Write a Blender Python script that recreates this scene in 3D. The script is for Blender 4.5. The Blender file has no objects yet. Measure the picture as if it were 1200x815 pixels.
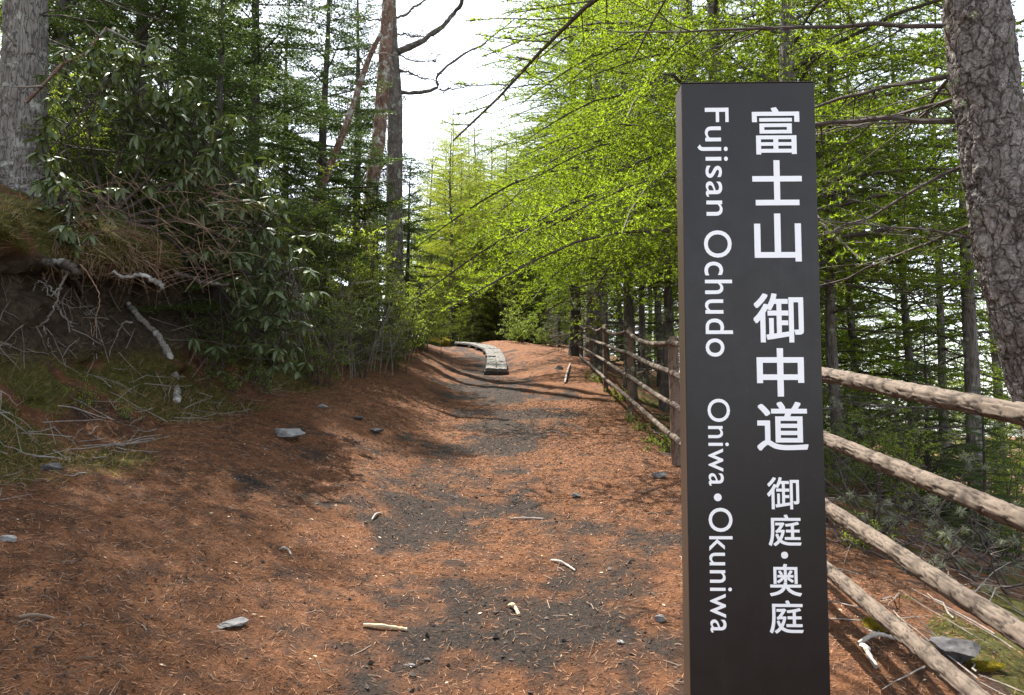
import bpy, math, random
import numpy as np
from mathutils import Vector, Matrix
from mathutils.bvhtree import BVHTree

R = math.radians
random.seed(7)
rng = np.random.default_rng(7)
SC = bpy.context.scene
COL = SC.collection

# ------------------------------------------------------------------ camera, sky, sun, exposure
EYE = Vector((0.0, 0.0, 1.55))
PITCH = R(3.66)
cam_data = bpy.data.cameras.new("camera")
cam_data.lens = 26.0
cam_data.sensor_width = 36.0
cam_data.clip_start = 0.05
cam_data.clip_end = 9000.0
cam = bpy.data.objects.new("camera", cam_data)
cam.location = EYE
cam.rotation_euler = (R(90) + PITCH, 0, 0)
COL.objects.link(cam)
SC.camera = cam

SUN_EL, SUN_AZ = R(60), R(-36)          # azimuth from +Y (ahead) towards +X (right)
world = bpy.data.worlds.new("World")
SC.world = world
world.use_nodes = True
wn, wl = world.node_tree.nodes, world.node_tree.links
bg = wn["Background"]
sky = wn.new("ShaderNodeTexSky")
sky.sky_type = 'NISHITA'
sky.sun_disc = False
sky.sun_elevation = SUN_EL
sky.sun_rotation = SUN_AZ
sky.altitude = 2000
sky.air_density = 1.0
sky.dust_density = 4.0
sky.ozone_density = 1.0
hsv = wn.new("ShaderNodeHueSaturation")     # thin high cloud: a paler, less blue sky everywhere
hsv.inputs["Saturation"].default_value = 0.35
hsv.inputs["Value"].default_value = 1.15
wl.new(sky.outputs[0], hsv.inputs["Color"])
wl.new(hsv.outputs[0], bg.inputs["Color"])
bg.inputs["Strength"].default_value = 0.135

sun_data = bpy.data.lights.new("sun", 'SUN')
sun_data.energy = 5.0
sun_data.angle = R(0.6)
sun_data.color = (1.0, 0.95, 0.87)
sun = bpy.data.objects.new("sun", sun_data)
sdir = Vector((math.sin(SUN_AZ) * math.cos(SUN_EL), math.cos(SUN_AZ) * math.cos(SUN_EL), math.sin(SUN_EL)))
sun.rotation_euler = (-sdir).to_track_quat('-Z', 'Y').to_euler()
sun.location = (0, 0, 30)
COL.objects.link(sun)

SC.view_settings.view_transform = 'Standard'
SC.view_settings.look = 'None'
SC.view_settings.exposure = 1.68
SC.view_settings.gamma = 1.0
SC.view_settings.use_curve_mapping = False
SC.render.engine = 'CYCLES'
SC.cycles.max_bounces = 7
SC.cycles.diffuse_bounces = 4
SC.cycles.glossy_bounces = 2
SC.cycles.transmission_bounces = 5
SC.cycles.use_denoising = True
SC.cycles.use_adaptive_sampling = True

# ------------------------------------------------------------------ helpers: noise
def _hash(ix, iy, seed):
    h = (ix.astype(np.int64) * 374761393 + iy.astype(np.int64) * 668265263 + seed * 974634777) & 0xFFFFFFFF
    h = ((h ^ (h >> 13)) * 1274126177) & 0xFFFFFFFF
    h = ((h ^ (h >> 16)) * 2246822519) & 0xFFFFFFFF
    return ((h ^ (h >> 15)) & 0xFFFFFF) / float(0xFFFFFF)

def vnoise(x, y, seed=0):
    x = np.asarray(x, float); y = np.asarray(y, float)
    ix, iy = np.floor(x), np.floor(y)
    fx, fy = x - ix, y - iy
    fx = fx * fx * (3 - 2 * fx); fy = fy * fy * (3 - 2 * fy)
    a = _hash(ix, iy, seed); b = _hash(ix + 1, iy, seed)
    c = _hash(ix, iy + 1, seed); d = _hash(ix + 1, iy + 1, seed)
    return (a + (b - a) * fx) * (1 - fy) + (c + (d - c) * fx) * fy - 0.5

def fbm(x, y, seed=0, octv=4):
    s = 0; amp = 1.0
    for k in range(octv):
        s = s + amp * vnoise(x * 2 ** k + 17.3 * k, y * 2 ** k - 9.1 * k, seed + k)
        amp *= 0.5
    return s

def cells(x, y, seed=0, wrap=None):
    """distance to nearest and second nearest jittered cell point, and the cell's random value"""
    ix, iy = np.floor(x), np.floor(y)
    d1 = np.full(x.shape, 9.0); d2 = np.full(x.shape, 9.0); idv = np.zeros(x.shape)
    for ox in (-1, 0, 1):
        for oy in (-1, 0, 1):
            cx, cy = ix + ox, iy + oy
            hx = np.mod(cx, wrap) if wrap else cx
            px = cx + 0.15 + 0.7 * _hash(hx, cy, seed); py = cy + 0.15 + 0.7 * _hash(hx, cy, seed + 5)
            d = np.hypot(x - px, y - py)
            near = d < d1
            d2 = np.where(near, d1, np.minimum(d2, d))
            idv = np.where(near, _hash(hx, cy, seed + 9), idv)
            d1 = np.where(near, d, d1)
    return d1, d2, idv

def sstep(a, b, x):
    t = np.clip((x - a) / (b - a), 0, 1)
    return t * t * (3 - 2 * t)

def unit(v):
    v = np.asarray(v, float)
    return v / np.maximum(np.linalg.norm(v, axis=-1, keepdims=True), 1e-9)

# ------------------------------------------------------------------ helpers: meshes
class MB:
    def __init__(self):
        self.v, self.q, self.t, self.n = [], [], [], 0
    def add(self, v, q=None, t=None):
        v = np.asarray(v, float).reshape(-1, 3)
        if q is not None and len(q): self.q.append(np.asarray(q, np.int64).reshape(-1, 4) + self.n)
        if t is not None and len(t): self.t.append(np.asarray(t, np.int64).reshape(-1, 3) + self.n)
        self.v.append(v); self.n += len(v)
    def arrays(self):
        v = np.concatenate(self.v) if self.v else np.zeros((0, 3))
        q = np.concatenate(self.q) if self.q else np.zeros((0, 4), np.int64)
        t = np.concatenate(self.t) if self.t else np.zeros((0, 3), np.int64)
        return v, q, t
    def put(self, other, rot=None, loc=(0, 0, 0)):
        v, q, t = other
        if rot is not None: v = v @ np.asarray(rot).T
        self.add(v + np.asarray(loc), q, t)
    def mesh(self, name, mat, smooth=False):
        v, q, t = self.arrays()
        m = bpy.data.meshes.new(name)
        m.vertices.add(len(v)); m.vertices.foreach_set("co", v.astype(np.float32).ravel())
        loops = np.concatenate([q.ravel(), t.ravel()]).astype(np.int32)
        m.loops.add(len(loops)); m.loops.foreach_set("vertex_index", loops)
        nf = len(q) + len(t)
        starts = np.concatenate([np.arange(len(q)) * 4, len(q) * 4 + np.arange(len(t)) * 3]).astype(np.int32)
        m.polygons.add(nf); m.polygons.foreach_set("loop_start", starts)
        m.polygons.foreach_set("use_smooth", np.full(nf, smooth, bool))
        m.update(calc_edges=True); m.validate()
        if mat is not None: m.materials.append(mat)
        return m
    def build(self, name, mat, parent=None, smooth=False):
        return link(name, self.mesh(name, mat, smooth), parent)

def link(name, data, parent=None, loc=None):
    o = bpy.data.objects.new(name, data)
    COL.objects.link(o)
    if parent is not None: o.parent = parent
    if loc is not None: o.location = loc
    return o

def tag(o, label=None, cat=None, group=None, kind=None):
    if label: o["label"] = label
    if cat: o["category"] = cat
    if group: o["group"] = group
    if kind: o["kind"] = kind
    return o

def tube(mb, pts, rad, sides=6, cap=True, bump=None):
    P = np.asarray(pts, float); n = len(P)
    rad = np.broadcast_to(np.asarray(rad, float), (n,))
    T = unit(np.gradient(P, axis=0))
    mean = unit(P[-1] - P[0])
    ref = np.array([0.0, 0, 1]) if abs(mean[2]) < 0.8 else np.array([1.0, 0, 0])
    A = unit(np.cross(T, ref)); B = np.cross(T, A)
    th = np.arange(sides) * 2 * math.pi / sides
    rr = rad[:, None] * np.ones((1, sides))
    if bump is not None: rr = rr + bump
    V = P[:, None, :] + rr[..., None] * (np.cos(th)[None, :, None] * A[:, None, :] + np.sin(th)[None, :, None] * B[:, None, :])
    i = np.arange(n - 1)[:, None] * sides; j = np.arange(sides)[None, :]; j2 = (j + 1) % sides
    Q = np.stack([i + j, i + j2, i + sides + j2, i + sides + j], -1).reshape(-1, 4)
    V = V.reshape(-1, 3)
    tri = None
    if cap:
        V = np.concatenate([V, P[:1], P[-1:]])
        c0, c1 = n * sides, n * sides + 1
        k = np.arange(sides); k2 = (k + 1) % sides
        tri = np.concatenate([np.stack([k2, k, np.full(sides, c0)], -1),
                              np.stack([(n - 1) * sides + k, (n - 1) * sides + k2, np.full(sides, c1)], -1)])
    mb.add(V, Q, tri)

def bez(pts, n):
    """smooth polyline through control points (Catmull-Rom)"""
    P = np.asarray(pts, float)
    P = np.concatenate([[2 * P[0] - P[1]], P, [2 * P[-1] - P[-2]]])
    m = len(P) - 3
    t = np.linspace(0, m - 1e-6, n); k = t.astype(int); f = (t - k)[:, None]
    a, b, c, d = P[k], P[k + 1], P[k + 2], P[k + 3]
    return 0.5 * (2 * b + (c - a) * f + (2 * a - 5 * b + 4 * c - d) * f ** 2 + (3 * b - a - 3 * c + d) * f ** 3)

def needles(mb, p, d, ln, w, r):
    """thin triangles: base p, direction d"""
    n = len(p)
    side = unit(np.cross(d, r.normal(size=(n, 3)))) * (np.broadcast_to(w, (n,)) / 2)[:, None]
    V = np.stack([p - side, p + side, p + d * np.broadcast_to(ln, (n,))[:, None]], 1).reshape(-1, 3)
    mb.add(V, None, np.arange(3 * n).reshape(-1, 3))

def leaves(mb, p, d, up, ln, w, fold=0.25):
    """folded diamond leaves, two triangles each"""
    n = len(p)
    d = unit(d); s = unit(np.cross(d, up)); nr = np.cross(s, d)
    ln = np.broadcast_to(ln, (n,))[:, None]; w = np.broadcast_to(w, (n,))[:, None]
    mid = p + d * ln * 0.45
    V = np.stack([p, mid + s * w / 2 + nr * w * fold, p + d * ln, mid - s * w / 2 + nr * w * fold], 1).reshape(-1, 3)
    b = np.arange(n)[:, None] * 4
    mb.add(V, None, np.concatenate([b + [0, 1, 2], b + [0, 2, 3]]))

def box(mb, lo, hi):
    x0, y0, z0 = lo; x1, y1, z1 = hi
    V = [(x0, y0, z0), (x1, y0, z0), (x1, y1, z0), (x0, y1, z0), (x0, y0, z1), (x1, y0, z1), (x1, y1, z1), (x0, y1, z1)]
    mb.add(V, [(0, 3, 2, 1), (4, 5, 6, 7), (0, 1, 5, 4), (1, 2, 6, 5), (2, 3, 7, 6), (3, 0, 4, 7)])

def bevel(o, w=0.003, seg=2):
    m = o.modifiers.new("bevel", 'BEVEL'); m.width = w; m.segments = seg; m.limit_method = 'ANGLE'

def blob(r, seed, sub=3, flat=(1, 1, 1), rough=0.3, facets=5):
    """an angular stone: a subdivided icosahedron cut by random planes"""
    import bmesh
    bm = bmesh.new(); bmesh.ops.create_icosphere(bm, subdivisions=sub, radius=1.0)
    V = np.array([v.co[:] for v in bm.verts]); T = np.array([[v.index for v in f.verts] for f in bm.faces]); bm.free()
    g = np.random.default_rng(seed)
    for _ in range(facets):
        nrm = unit(g.normal(size=3)); h = g.uniform(0.42, 0.8)
        dd = V @ nrm
        V = V - np.where(dd > h, dd - h, 0)[:, None] * nrm
    V = V * (1 + rough * 0.35 * fbm(V[:, 0] * 2.5 + 3, V[:, 1] * 2.5 + V[:, 2] * 2.1, seed, 4))[:, None]
    return V * r * np.asarray(flat), np.zeros((0, 4), np.int64), T

# ------------------------------------------------------------------ helpers: materials
def mat_new(name):
    m = bpy.data.materials.new(name); m.use_nodes = True
    return m, m.node_tree.nodes, m.node_tree.links, m.node_tree.nodes["Principled BSDF"]

def ramp(n, l, fac, stops):
    r = n.new("ShaderNodeValToRGB")
    e = r.color_ramp.elements
    while len(e) < len(stops): e.new(0.5)
    for el, (pos, c) in zip(e, stops):
        el.position = pos; el.color = (*c, 1)
    l.new(fac, r.inputs["Fac"])
    return r.outputs["Color"]

def noise_tex(n, l, scale, detail=4, rough=0.55, vec=None, stretch=None, obj=True):
    tc = n.new("ShaderNodeTexCoord")
    src = tc.outputs["Object"] if vec is None else vec
    if stretch:
        mp = n.new("ShaderNodeMapping"); mp.inputs["Scale"].default_value = stretch
        l.new(src, mp.inputs["Vector"]); src = mp.outputs[0]
    t = n.new("ShaderNodeTexNoise")
    t.inputs["Scale"].default_value = scale; t.inputs["Detail"].default_value = detail; t.inputs["Roughness"].default_value = rough
    l.new(src, t.inputs["Vector"])
    return t.outputs["Fac"]

def mixc(n, l, fac, a, b, mode='MIX'):
    m = n.new("ShaderNodeMix"); m.data_type = 'RGBA'; m.blend_type = mode
    for s, val in ((m.inputs[0], fac), (m.inputs[6], a), (m.inputs[7], b)):
        if hasattr(val, "is_linked") or hasattr(val, "links"): l.new(val, s)
        elif isinstance(val, tuple): s.default_value = (*val, 1)
        else: s.default_value = val
    return m.outputs[2]

def bumpn(n, l, h, strength, dist, bsdf):
    b = n.new("ShaderNodeBump"); b.inputs["Strength"].default_value = strength; b.inputs["Distance"].default_value = dist
    l.new(h, b.inputs["Height"]); l.new(b.outputs[0], bsdf.inputs["Normal"])

def mat_simple(name, c1, c2, scale=12, rough=0.8, bump=0.4, dist=0.01, stretch=None, spec=0.3):
    m, n, l, b = mat_new(name)
    f = noise_tex(n, l, scale, 6, 0.6, stretch=stretch)
    l.new(ramp(n, l, f, [(0.3, c1), (0.7, c2)]), b.inputs["Base Color"])
    b.inputs["Roughness"].default_value = rough
    b.inputs["Specular IOR Level"].default_value = spec
    if bump: bumpn(n, l, f, bump, dist, b)
    return m

def mat_bark(name, dark, light, lichen=None, lich_amt=0.5, scale=7.0, dist=0.02):
    m, n, l, b = mat_new(name)
    f1 = noise_tex(n, l, scale, 8, 0.65, stretch=(1, 1, 0.35))
    tc = n.new("ShaderNodeTexCoord"); mp = n.new("ShaderNodeMapping"); mp.inputs["Scale"].default_value = (1, 1, 0.2)
    l.new(tc.outputs["Object"], mp.inputs["Vector"])
    wob = n.new("ShaderNodeVectorMath"); wob.operation = 'ADD'
    l.new(mp.outputs[0], wob.inputs[0])
    nz = n.new("ShaderNodeTexNoise"); nz.inputs["Scale"].default_value = 9
    sc = n.new("ShaderNodeVectorMath"); sc.operation = 'SCALE'; sc.inputs["Scale"].default_value = 0.2
    l.new(nz.outputs["Color"], sc.inputs[0]); l.new(sc.outputs[0], wob.inputs[1])
    vo = n.new("ShaderNodeTexVoronoi"); vo.feature = 'DISTANCE_TO_EDGE'; vo.inputs["Scale"].default_value = scale * 3.2
    l.new(wob.outputs[0], vo.inputs["Vector"])
    col = ramp(n, l, f1, [(0.3, dark), (0.68, light)])
    cr = n.new("ShaderNodeMapRange"); cr.inputs[1].default_value = 0.0; cr.inputs[2].default_value = 0.09
    l.new(vo.outputs["Distance"], cr.inputs[0])
    col = mixc(n, l, cr.outputs[0], tuple(x * 0.7 for x in dark), col)
    if lichen:
        f2 = noise_tex(n, l, 5.0, 8, 0.7)
        mr = n.new("ShaderNodeMapRange"); mr.inputs[1].default_value = 0.62 - 0.2 * lich_amt; mr.inputs[2].default_value = 0.70 - 0.2 * lich_amt
        l.new(f2, mr.inputs[0])
        col = mixc(n, l, mr.outputs[0], col, lichen)
    l.new(col, b.inputs["Base Color"])
    b.inputs["Roughness"].default_value = 0.9; b.inputs["Specular IOR Level"].default_value = 0.2
    add = n.new("ShaderNodeMath"); add.operation = 'ADD'
    l.new(cr.outputs[0], add.inputs[0]); l.new(f1, add.inputs[1])
    bumpn(n, l, add.outputs[0], 0.7, dist, b)
    return m

def mat_leaf(name, c1, c2, trans=0.45, rough=0.55, spec=0.25, c_trans=None, patch=None):
    m, n, l, b = mat_new(name)
    g = n.new("ShaderNodeNewGeometry")
    oi = n.new("ShaderNodeObjectInfo")
    ad = n.new("ShaderNodeMath"); ad.operation = 'MULTIPLY_ADD'
    l.new(g.outputs["Random Per Island"], ad.inputs[0]); ad.inputs[1].default_value = 0.7
    ml = n.new("ShaderNodeMath"); ml.operation = 'MULTIPLY'; l.new(oi.outputs["Random"], ml.inputs[0]); ml.inputs[1].default_value = 0.3
    l.new(ml.outputs[0], ad.inputs[2])
    stops = [(0.0, c1), (1.0, c2)] if not patch else [(0.0, c1), (0.9, c2), (0.95, patch)]
    col = ramp(n, l, ad.outputs[0], stops)
    l.new(col, b.inputs["Base Color"])
    b.inputs["Roughness"].default_value = rough; b.inputs["Specular IOR Level"].default_value = spec
    if trans > 0:
        tr = n.new("ShaderNodeBsdfTranslucent")
        tcol = mixc(n, l, 1.0, col, c_trans or (1.6, 1.5, 0.7), 'MULTIPLY')
        l.new(tcol, tr.inputs["Color"])
        mx = n.new("ShaderNodeMixShader"); mx.inputs[0].default_value = trans
        l.new(b.outputs[0], mx.inputs[1]); l.new(tr.outputs[0], mx.inputs[2])
        l.new(mx.outputs[0], n["Material Output"].inputs["Surface"])
    return m

M = {}
M['bark_larch'] = mat_bark('bark_larch', (0.075, 0.062, 0.055), (0.20, 0.175, 0.155), (0.30, 0.32, 0.25), 0.35)
M['bark_dark'] = mat_bark('bark_dark', (0.04, 0.035, 0.03), (0.115, 0.10, 0.09), (0.2, 0.21, 0.17), 0.15)
M['bark_grey'] = mat_bark('bark_grey', (0.10, 0.086, 0.076), (0.27, 0.245, 0.225), (0.36, 0.36, 0.32), 0.35)
M['bark_snag'] = mat_bark('bark_snag', (0.11, 0.055, 0.035), (0.30, 0.20, 0.15), (0.42, 0.41, 0.37), 0.45)
M['branch'] = mat_simple('branch', (0.045, 0.036, 0.03), (0.10, 0.08, 0.07), 25, 0.9, 0.3)
M['branch_grey'] = mat_simple('branch_grey', (0.13, 0.11, 0.09), (0.30, 0.27, 0.24), 25, 0.9, 0.3)
M['twig_brown'] = mat_simple('twig_brown', (0.13, 0.075, 0.045), (0.30, 0.20, 0.13), 20, 0.85, 0.2)
M['needle_larch'] = mat_leaf('needle_larch', (0.10, 0.175, 0.022), (0.22, 0.30, 0.042), 0.57, 0.55, 0.2, (1.6, 1.5, 0.45))
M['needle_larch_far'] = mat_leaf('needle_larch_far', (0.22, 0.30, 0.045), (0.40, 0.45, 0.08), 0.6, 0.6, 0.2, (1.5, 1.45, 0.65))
M['needle_fir'] = mat_leaf('needle_fir', (0.04, 0.07, 0.02), (0.10, 0.14, 0.036), 0.3, 0.5, 0.3, (1.4, 1.5, 0.8))
M['leaf_fresh'] = mat_leaf('leaf_fresh', (0.17, 0.25, 0.04), (0.34, 0.41, 0.08), 0.55, 0.5, 0.25)
M['leaf_dull'] = mat_leaf('leaf_dull', (0.085, 0.14, 0.035), (0.20, 0.26, 0.075), 0.45, 0.5, 0.25)
M['leaf_rhodo'] = mat_leaf('leaf_rhodo', (0.06, 0.09, 0.036), (0.125, 0.155, 0.068), 0.18, 0.45, 0.38, (1.3, 1.4, 0.5), patch=(0.24, 0.2, 0.05))
M['grass'] = mat_leaf('grass', (0.15, 0.125, 0.055), (0.36, 0.28, 0.16), 0.35, 0.6, 0.2)
M['moss'] = mat_leaf('moss', (0.075, 0.07, 0.014), (0.15, 0.13, 0.03), 0.25, 0.9, 0.1)
M['lichen'] = mat_leaf('lichen', (0.20, 0.22, 0.145), (0.34, 0.355, 0.255), 0.3, 0.9, 0.1, (1, 1, 0.9))
M['straw'] = mat_leaf('straw', (0.09, 0.042, 0.023), (0.40, 0.215, 0.115), 0.0, 0.8, 0.2)
M['litter_twig'] = mat_leaf('litter_twig', (0.05, 0.036, 0.03), (0.25, 0.19, 0.14), 0.0, 0.85, 0.2)
M['wood_chip'] = mat_leaf('wood_chip', (0.45, 0.33, 0.20), (0.62, 0.52, 0.38), 0.0, 0.8, 0.2)
M['stone_dark'] = mat_simple('stone_dark', (0.035, 0.033, 0.034), (0.11, 0.105, 0.105), 30, 0.9, 0.6, 0.005)
M['stone_grey'] = mat_simple('stone_grey', (0.10, 0.098, 0.094), (0.25, 0.245, 0.235), 22, 0.9, 0.5, 0.006)
M['rock_moss'] = mat_simple('rock_moss', (0.17, 0.14, 0.02), (0.42, 0.33, 0.06), 9, 0.95, 0.6, 0.03)

# ------------------------------------------------------------------ terrain
def x_c(y):                              # centre of the path
    y = np.asarray(y, float)
    return -0.03 * np.clip(y, 0, 20) - 0.14 * np.clip(y - 19, 0, 60) ** 1.05

_yk = np.array([-300, 0, 18, 30, 33, 36, 40, 60, 200, 5000.0])
_zk = np.array([-12, 0, 2.03, 3.52, 3.78, 3.8, 3.5, 2.2, 0, 0.0])
_yf = np.arange(-50, 300, 0.25)
_zf = np.convolve(np.interp(np.concatenate([[-52] * 12, _yf, [302] * 12]), _yk, _zk), np.ones(13) / 13, 'same')[12:-12]
_zf[:20] = np.interp(_yf[:20], _yk, _zk); _zf[-20:] = np.interp(_yf[-20:], _yk, _zk)
def base(y):
    return np.interp(y, _yf, _zf)

def x_f(y):                              # the fence line
    return np.interp(y, [0, 3.8, 7.3, 10.7, 14.2, 17.7, 21.2, 40], [1.27, 1.41, 1.60, 1.70, 1.785, 1.91, 1.98, 2.4])

_qk = np.array([0, .6, 1.2, 1.7, 2.1, 2.3, 2.85, 3.05, 3.4, 4.2, 6, 12, 62, 3000])
_Au = np.array([0, .42, .72, .93, 1.12, 1.12, .84, .70, .84, 1.6, 3.2, 8.7, 55, 2600])
_Az = np.array([0, .30, .66, 1.02, 1.26, 1.38, 1.44, 1.56, 1.85, 2.15, 2.7, 5, 25, 700])
_Bu = np.array([0, .38, .68, .95, 1.2, 1.35, 1.85, 2.15, 2.4, 3.1, 4.8, 10.4, 56, 2600])
_Bz = np.array([0, .44, .95, 1.36, 1.62, 1.7, 1.9, 1.98, 2.12, 2.4, 3.0, 5.3, 25, 700])
_qf = np.arange(0, 62, 0.02)
def _fine(k):
    v = np.interp(_qf, _qk, k); pad = np.concatenate([2 * v[0] - v[8:0:-1], v, 2 * v[-1] - v[-2:-10:-1]])
    return np.convolve(pad, np.ones(17) / 17, 'same')[8:-8]
_Auf, _Azf, _Buf, _Bzf = map(_fine, (_Au, _Az, _Bu, _Bz))
def softp(x, k=6.0):
    return np.where(x * k > 30, x, np.log1p(np.exp(np.minimum(x * k, 30))) / k)

def s_foot(y):                           # where the left bank starts, measured from the path centre
    return 3.0 - 0.45 * sstep(7.0, 10.5, y) * (1 - sstep(26, 32, y))

def terr(s, y, detail=True):
    """point of the ground for cross-path coordinate s (right positive) and distance y"""
    s = np.asarray(s, float); y = np.asarray(y, float)
    sf = s_foot(y)
    q = np.maximum(-sf - s, 0)
    w = sstep(3.2, 4.6, y) * (1 - sstep(8.2, 10.6, y))
    u_b = np.where(q > 61, np.interp(q, _qk, _Bu), w * np.interp(q, _qf, _Auf) + (1 - w) * np.interp(q, _qf, _Buf))
    z_b = np.where(q > 61, np.interp(q, _qk, _Bz), w * np.interp(q, _qf, _Azf) + (1 - w) * np.interp(q, _qf, _Bzf))
    ss = np.maximum(s, -sf)
    x = x_c(y) + ss - u_b
    z = base(y) + 0.52 * sstep(0.45, 3.0, -ss * 3.0 / sf) + z_b
    d = x - x_f(y)
    drop = 0.20 * softp(d - 0.25) + 0.24 * softp(d - 2.2, 3) 
    drop = np.minimum(drop, 130 + 0.0 * d) 
    z = z - drop
    z = z + 0.22 * sstep(12, 20, y) * (1 - sstep(30, 40, y)) * sstep(0.6, 1.9, s) * (1 - sstep(2.2, 4, s))
    z = z - 0.05 * np.exp(-(ss / 0.8) ** 2)
    # left edge of the path wanders, gullies and lumps
    if detail:
        fade = 1 - sstep(60, 200, np.abs(s) + y * 0.3)
        bank = sstep(0.1, 0.8, q) * (1 - sstep(6, 14, q))
        lowf = fbm(x * 0.55, y * 0.55, 3, 3) * 0.10 + fbm(x * 2.1, y * 2.1, 11, 3) * 0.035
        fine = fbm(x * 9, y * 9, 21, 3) * 0.016
        z = z + (lowf + fine) * fade
        lump = fbm(y * 1.6 + 3, q * 1.9 + z * 0.6, 31, 4)
        x = x + bank * (lump * 0.28 + fbm(y * 7, q * 7, 41, 3) * 0.07)
        z = z + bank * fbm(y * 3 + 9, q * 3.3, 51, 3) * 0.09
    return np.stack([x, y + 0 * x, z], -1)

ys = [-6.0]
while ys[-1] < 2200:
    y = ys[-1]
    step = 0.3 if y < 1 else 0.045 if y < 7.6 else min(0.05 + (y - 7.6) * 0.02, 0.6) if y < 60 else (y - 55) * 0.3
    ys.append(y + step)
ys = np.array(ys)
sr = [0.0]
while sr[-1] < 2600:
    v = sr[-1]; sr.append(v + (0.05 if v < 2.2 else 0.05 + (v - 2.2) * 0.09))
sl = [0.0]
while sl[-1] < 2600:
    v = sl[-1]; sl.append(v + (0.05 if v < 3 else 0.055 if v < 7 else 0.05 + (v - 7) * 0.1))
ss_ = np.array([-v for v in sl[:0:-1]] + sr)
Sg, Yg = np.meshgrid(ss_, ys)
PT = terr(Sg, Yg)
nr_, nc_ = Sg.shape
# what the surface is made of: dark cinder soil in the trodden middle, moss and bare soil on the bank
def masks(s, y, P):
    mid = np.exp(-((s - 0.1 - 0.25 * np.sin(y * 0.55 + 1.0)) / 0.95) ** 2)
    nz = fbm(P[..., 0] * 0.9 + 4, y * 0.8, 61, 4)
    blot = fbm(P[..., 0] * 2.6, y * 2.2, 71, 4)
    blot = blot + 0.6 * fbm(P[..., 0] * 8, y * 6, 73, 3)
    dirt = 0.95 * sstep(0.15, 0.85, mid * 0.70 + nz * 0.62 + blot * 0.75)
    dirt = np.maximum(dirt, 0.85 * np.exp(-(((s - 0.15) / 0.75) ** 2 + ((y - 4.0) / 0.8) ** 2)) * sstep(-0.5, 0.5, nz + blot))
    dirt = np.maximum(dirt, 0.55 * sstep(0.22, 0.45, nz * 0.6 + blot * 0.6) * (1 - sstep(2.2, 2.9, -s)))
    sf = s_foot(y)
    q = np.maximum(-sf - s, 0)
    edge = sstep(-0.4, 0.35, q - (s > -sf) * (sf + s) + 1.3 * fbm(P[..., 0] * 0.8, y * 0.8, 81, 3) - 0.05)
    moss = edge * sstep(-0.42, 0.02, fbm(P[..., 0] * 2.2 + 7, y * 2.2 + P[..., 2] * 2, 91, 4))
    soil = sstep(0.35, 0.95, q) * (1 - sstep(4.5, 7, q)) * (0.25 + 0.75 * sstep(0.9, 1.5, q) * (1 - sstep(2.7, 3.1, q)))
    right = sstep(0.1, 0.9, P[..., 0] - x_f(y))
    moss = np.maximum(moss, right * sstep(0.12, 0.26, fbm(P[..., 0] * 1.7, y * 1.7, 95, 4)))
    dirt = np.maximum(dirt, right * 0.75 * sstep(-0.12, 0.3, fbm(P[..., 0] * 1.2 + 2, y * 1.2, 97, 4)))
    return dirt, moss * (1 - 0.85 * soil), soil
dirt, moss, soil = masks(Sg, Yg, PT)

gm = MB()
ii = np.arange(nr_ - 1)[:, None] * nc_; jj = np.arange(nc_ - 1)[None, :]
gm.add(PT.reshape(-1, 3), np.stack([ii + jj, ii + jj + 1, ii + nc_ + jj + 1, ii + nc_ + jj], -1).reshape(-1, 4))

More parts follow.
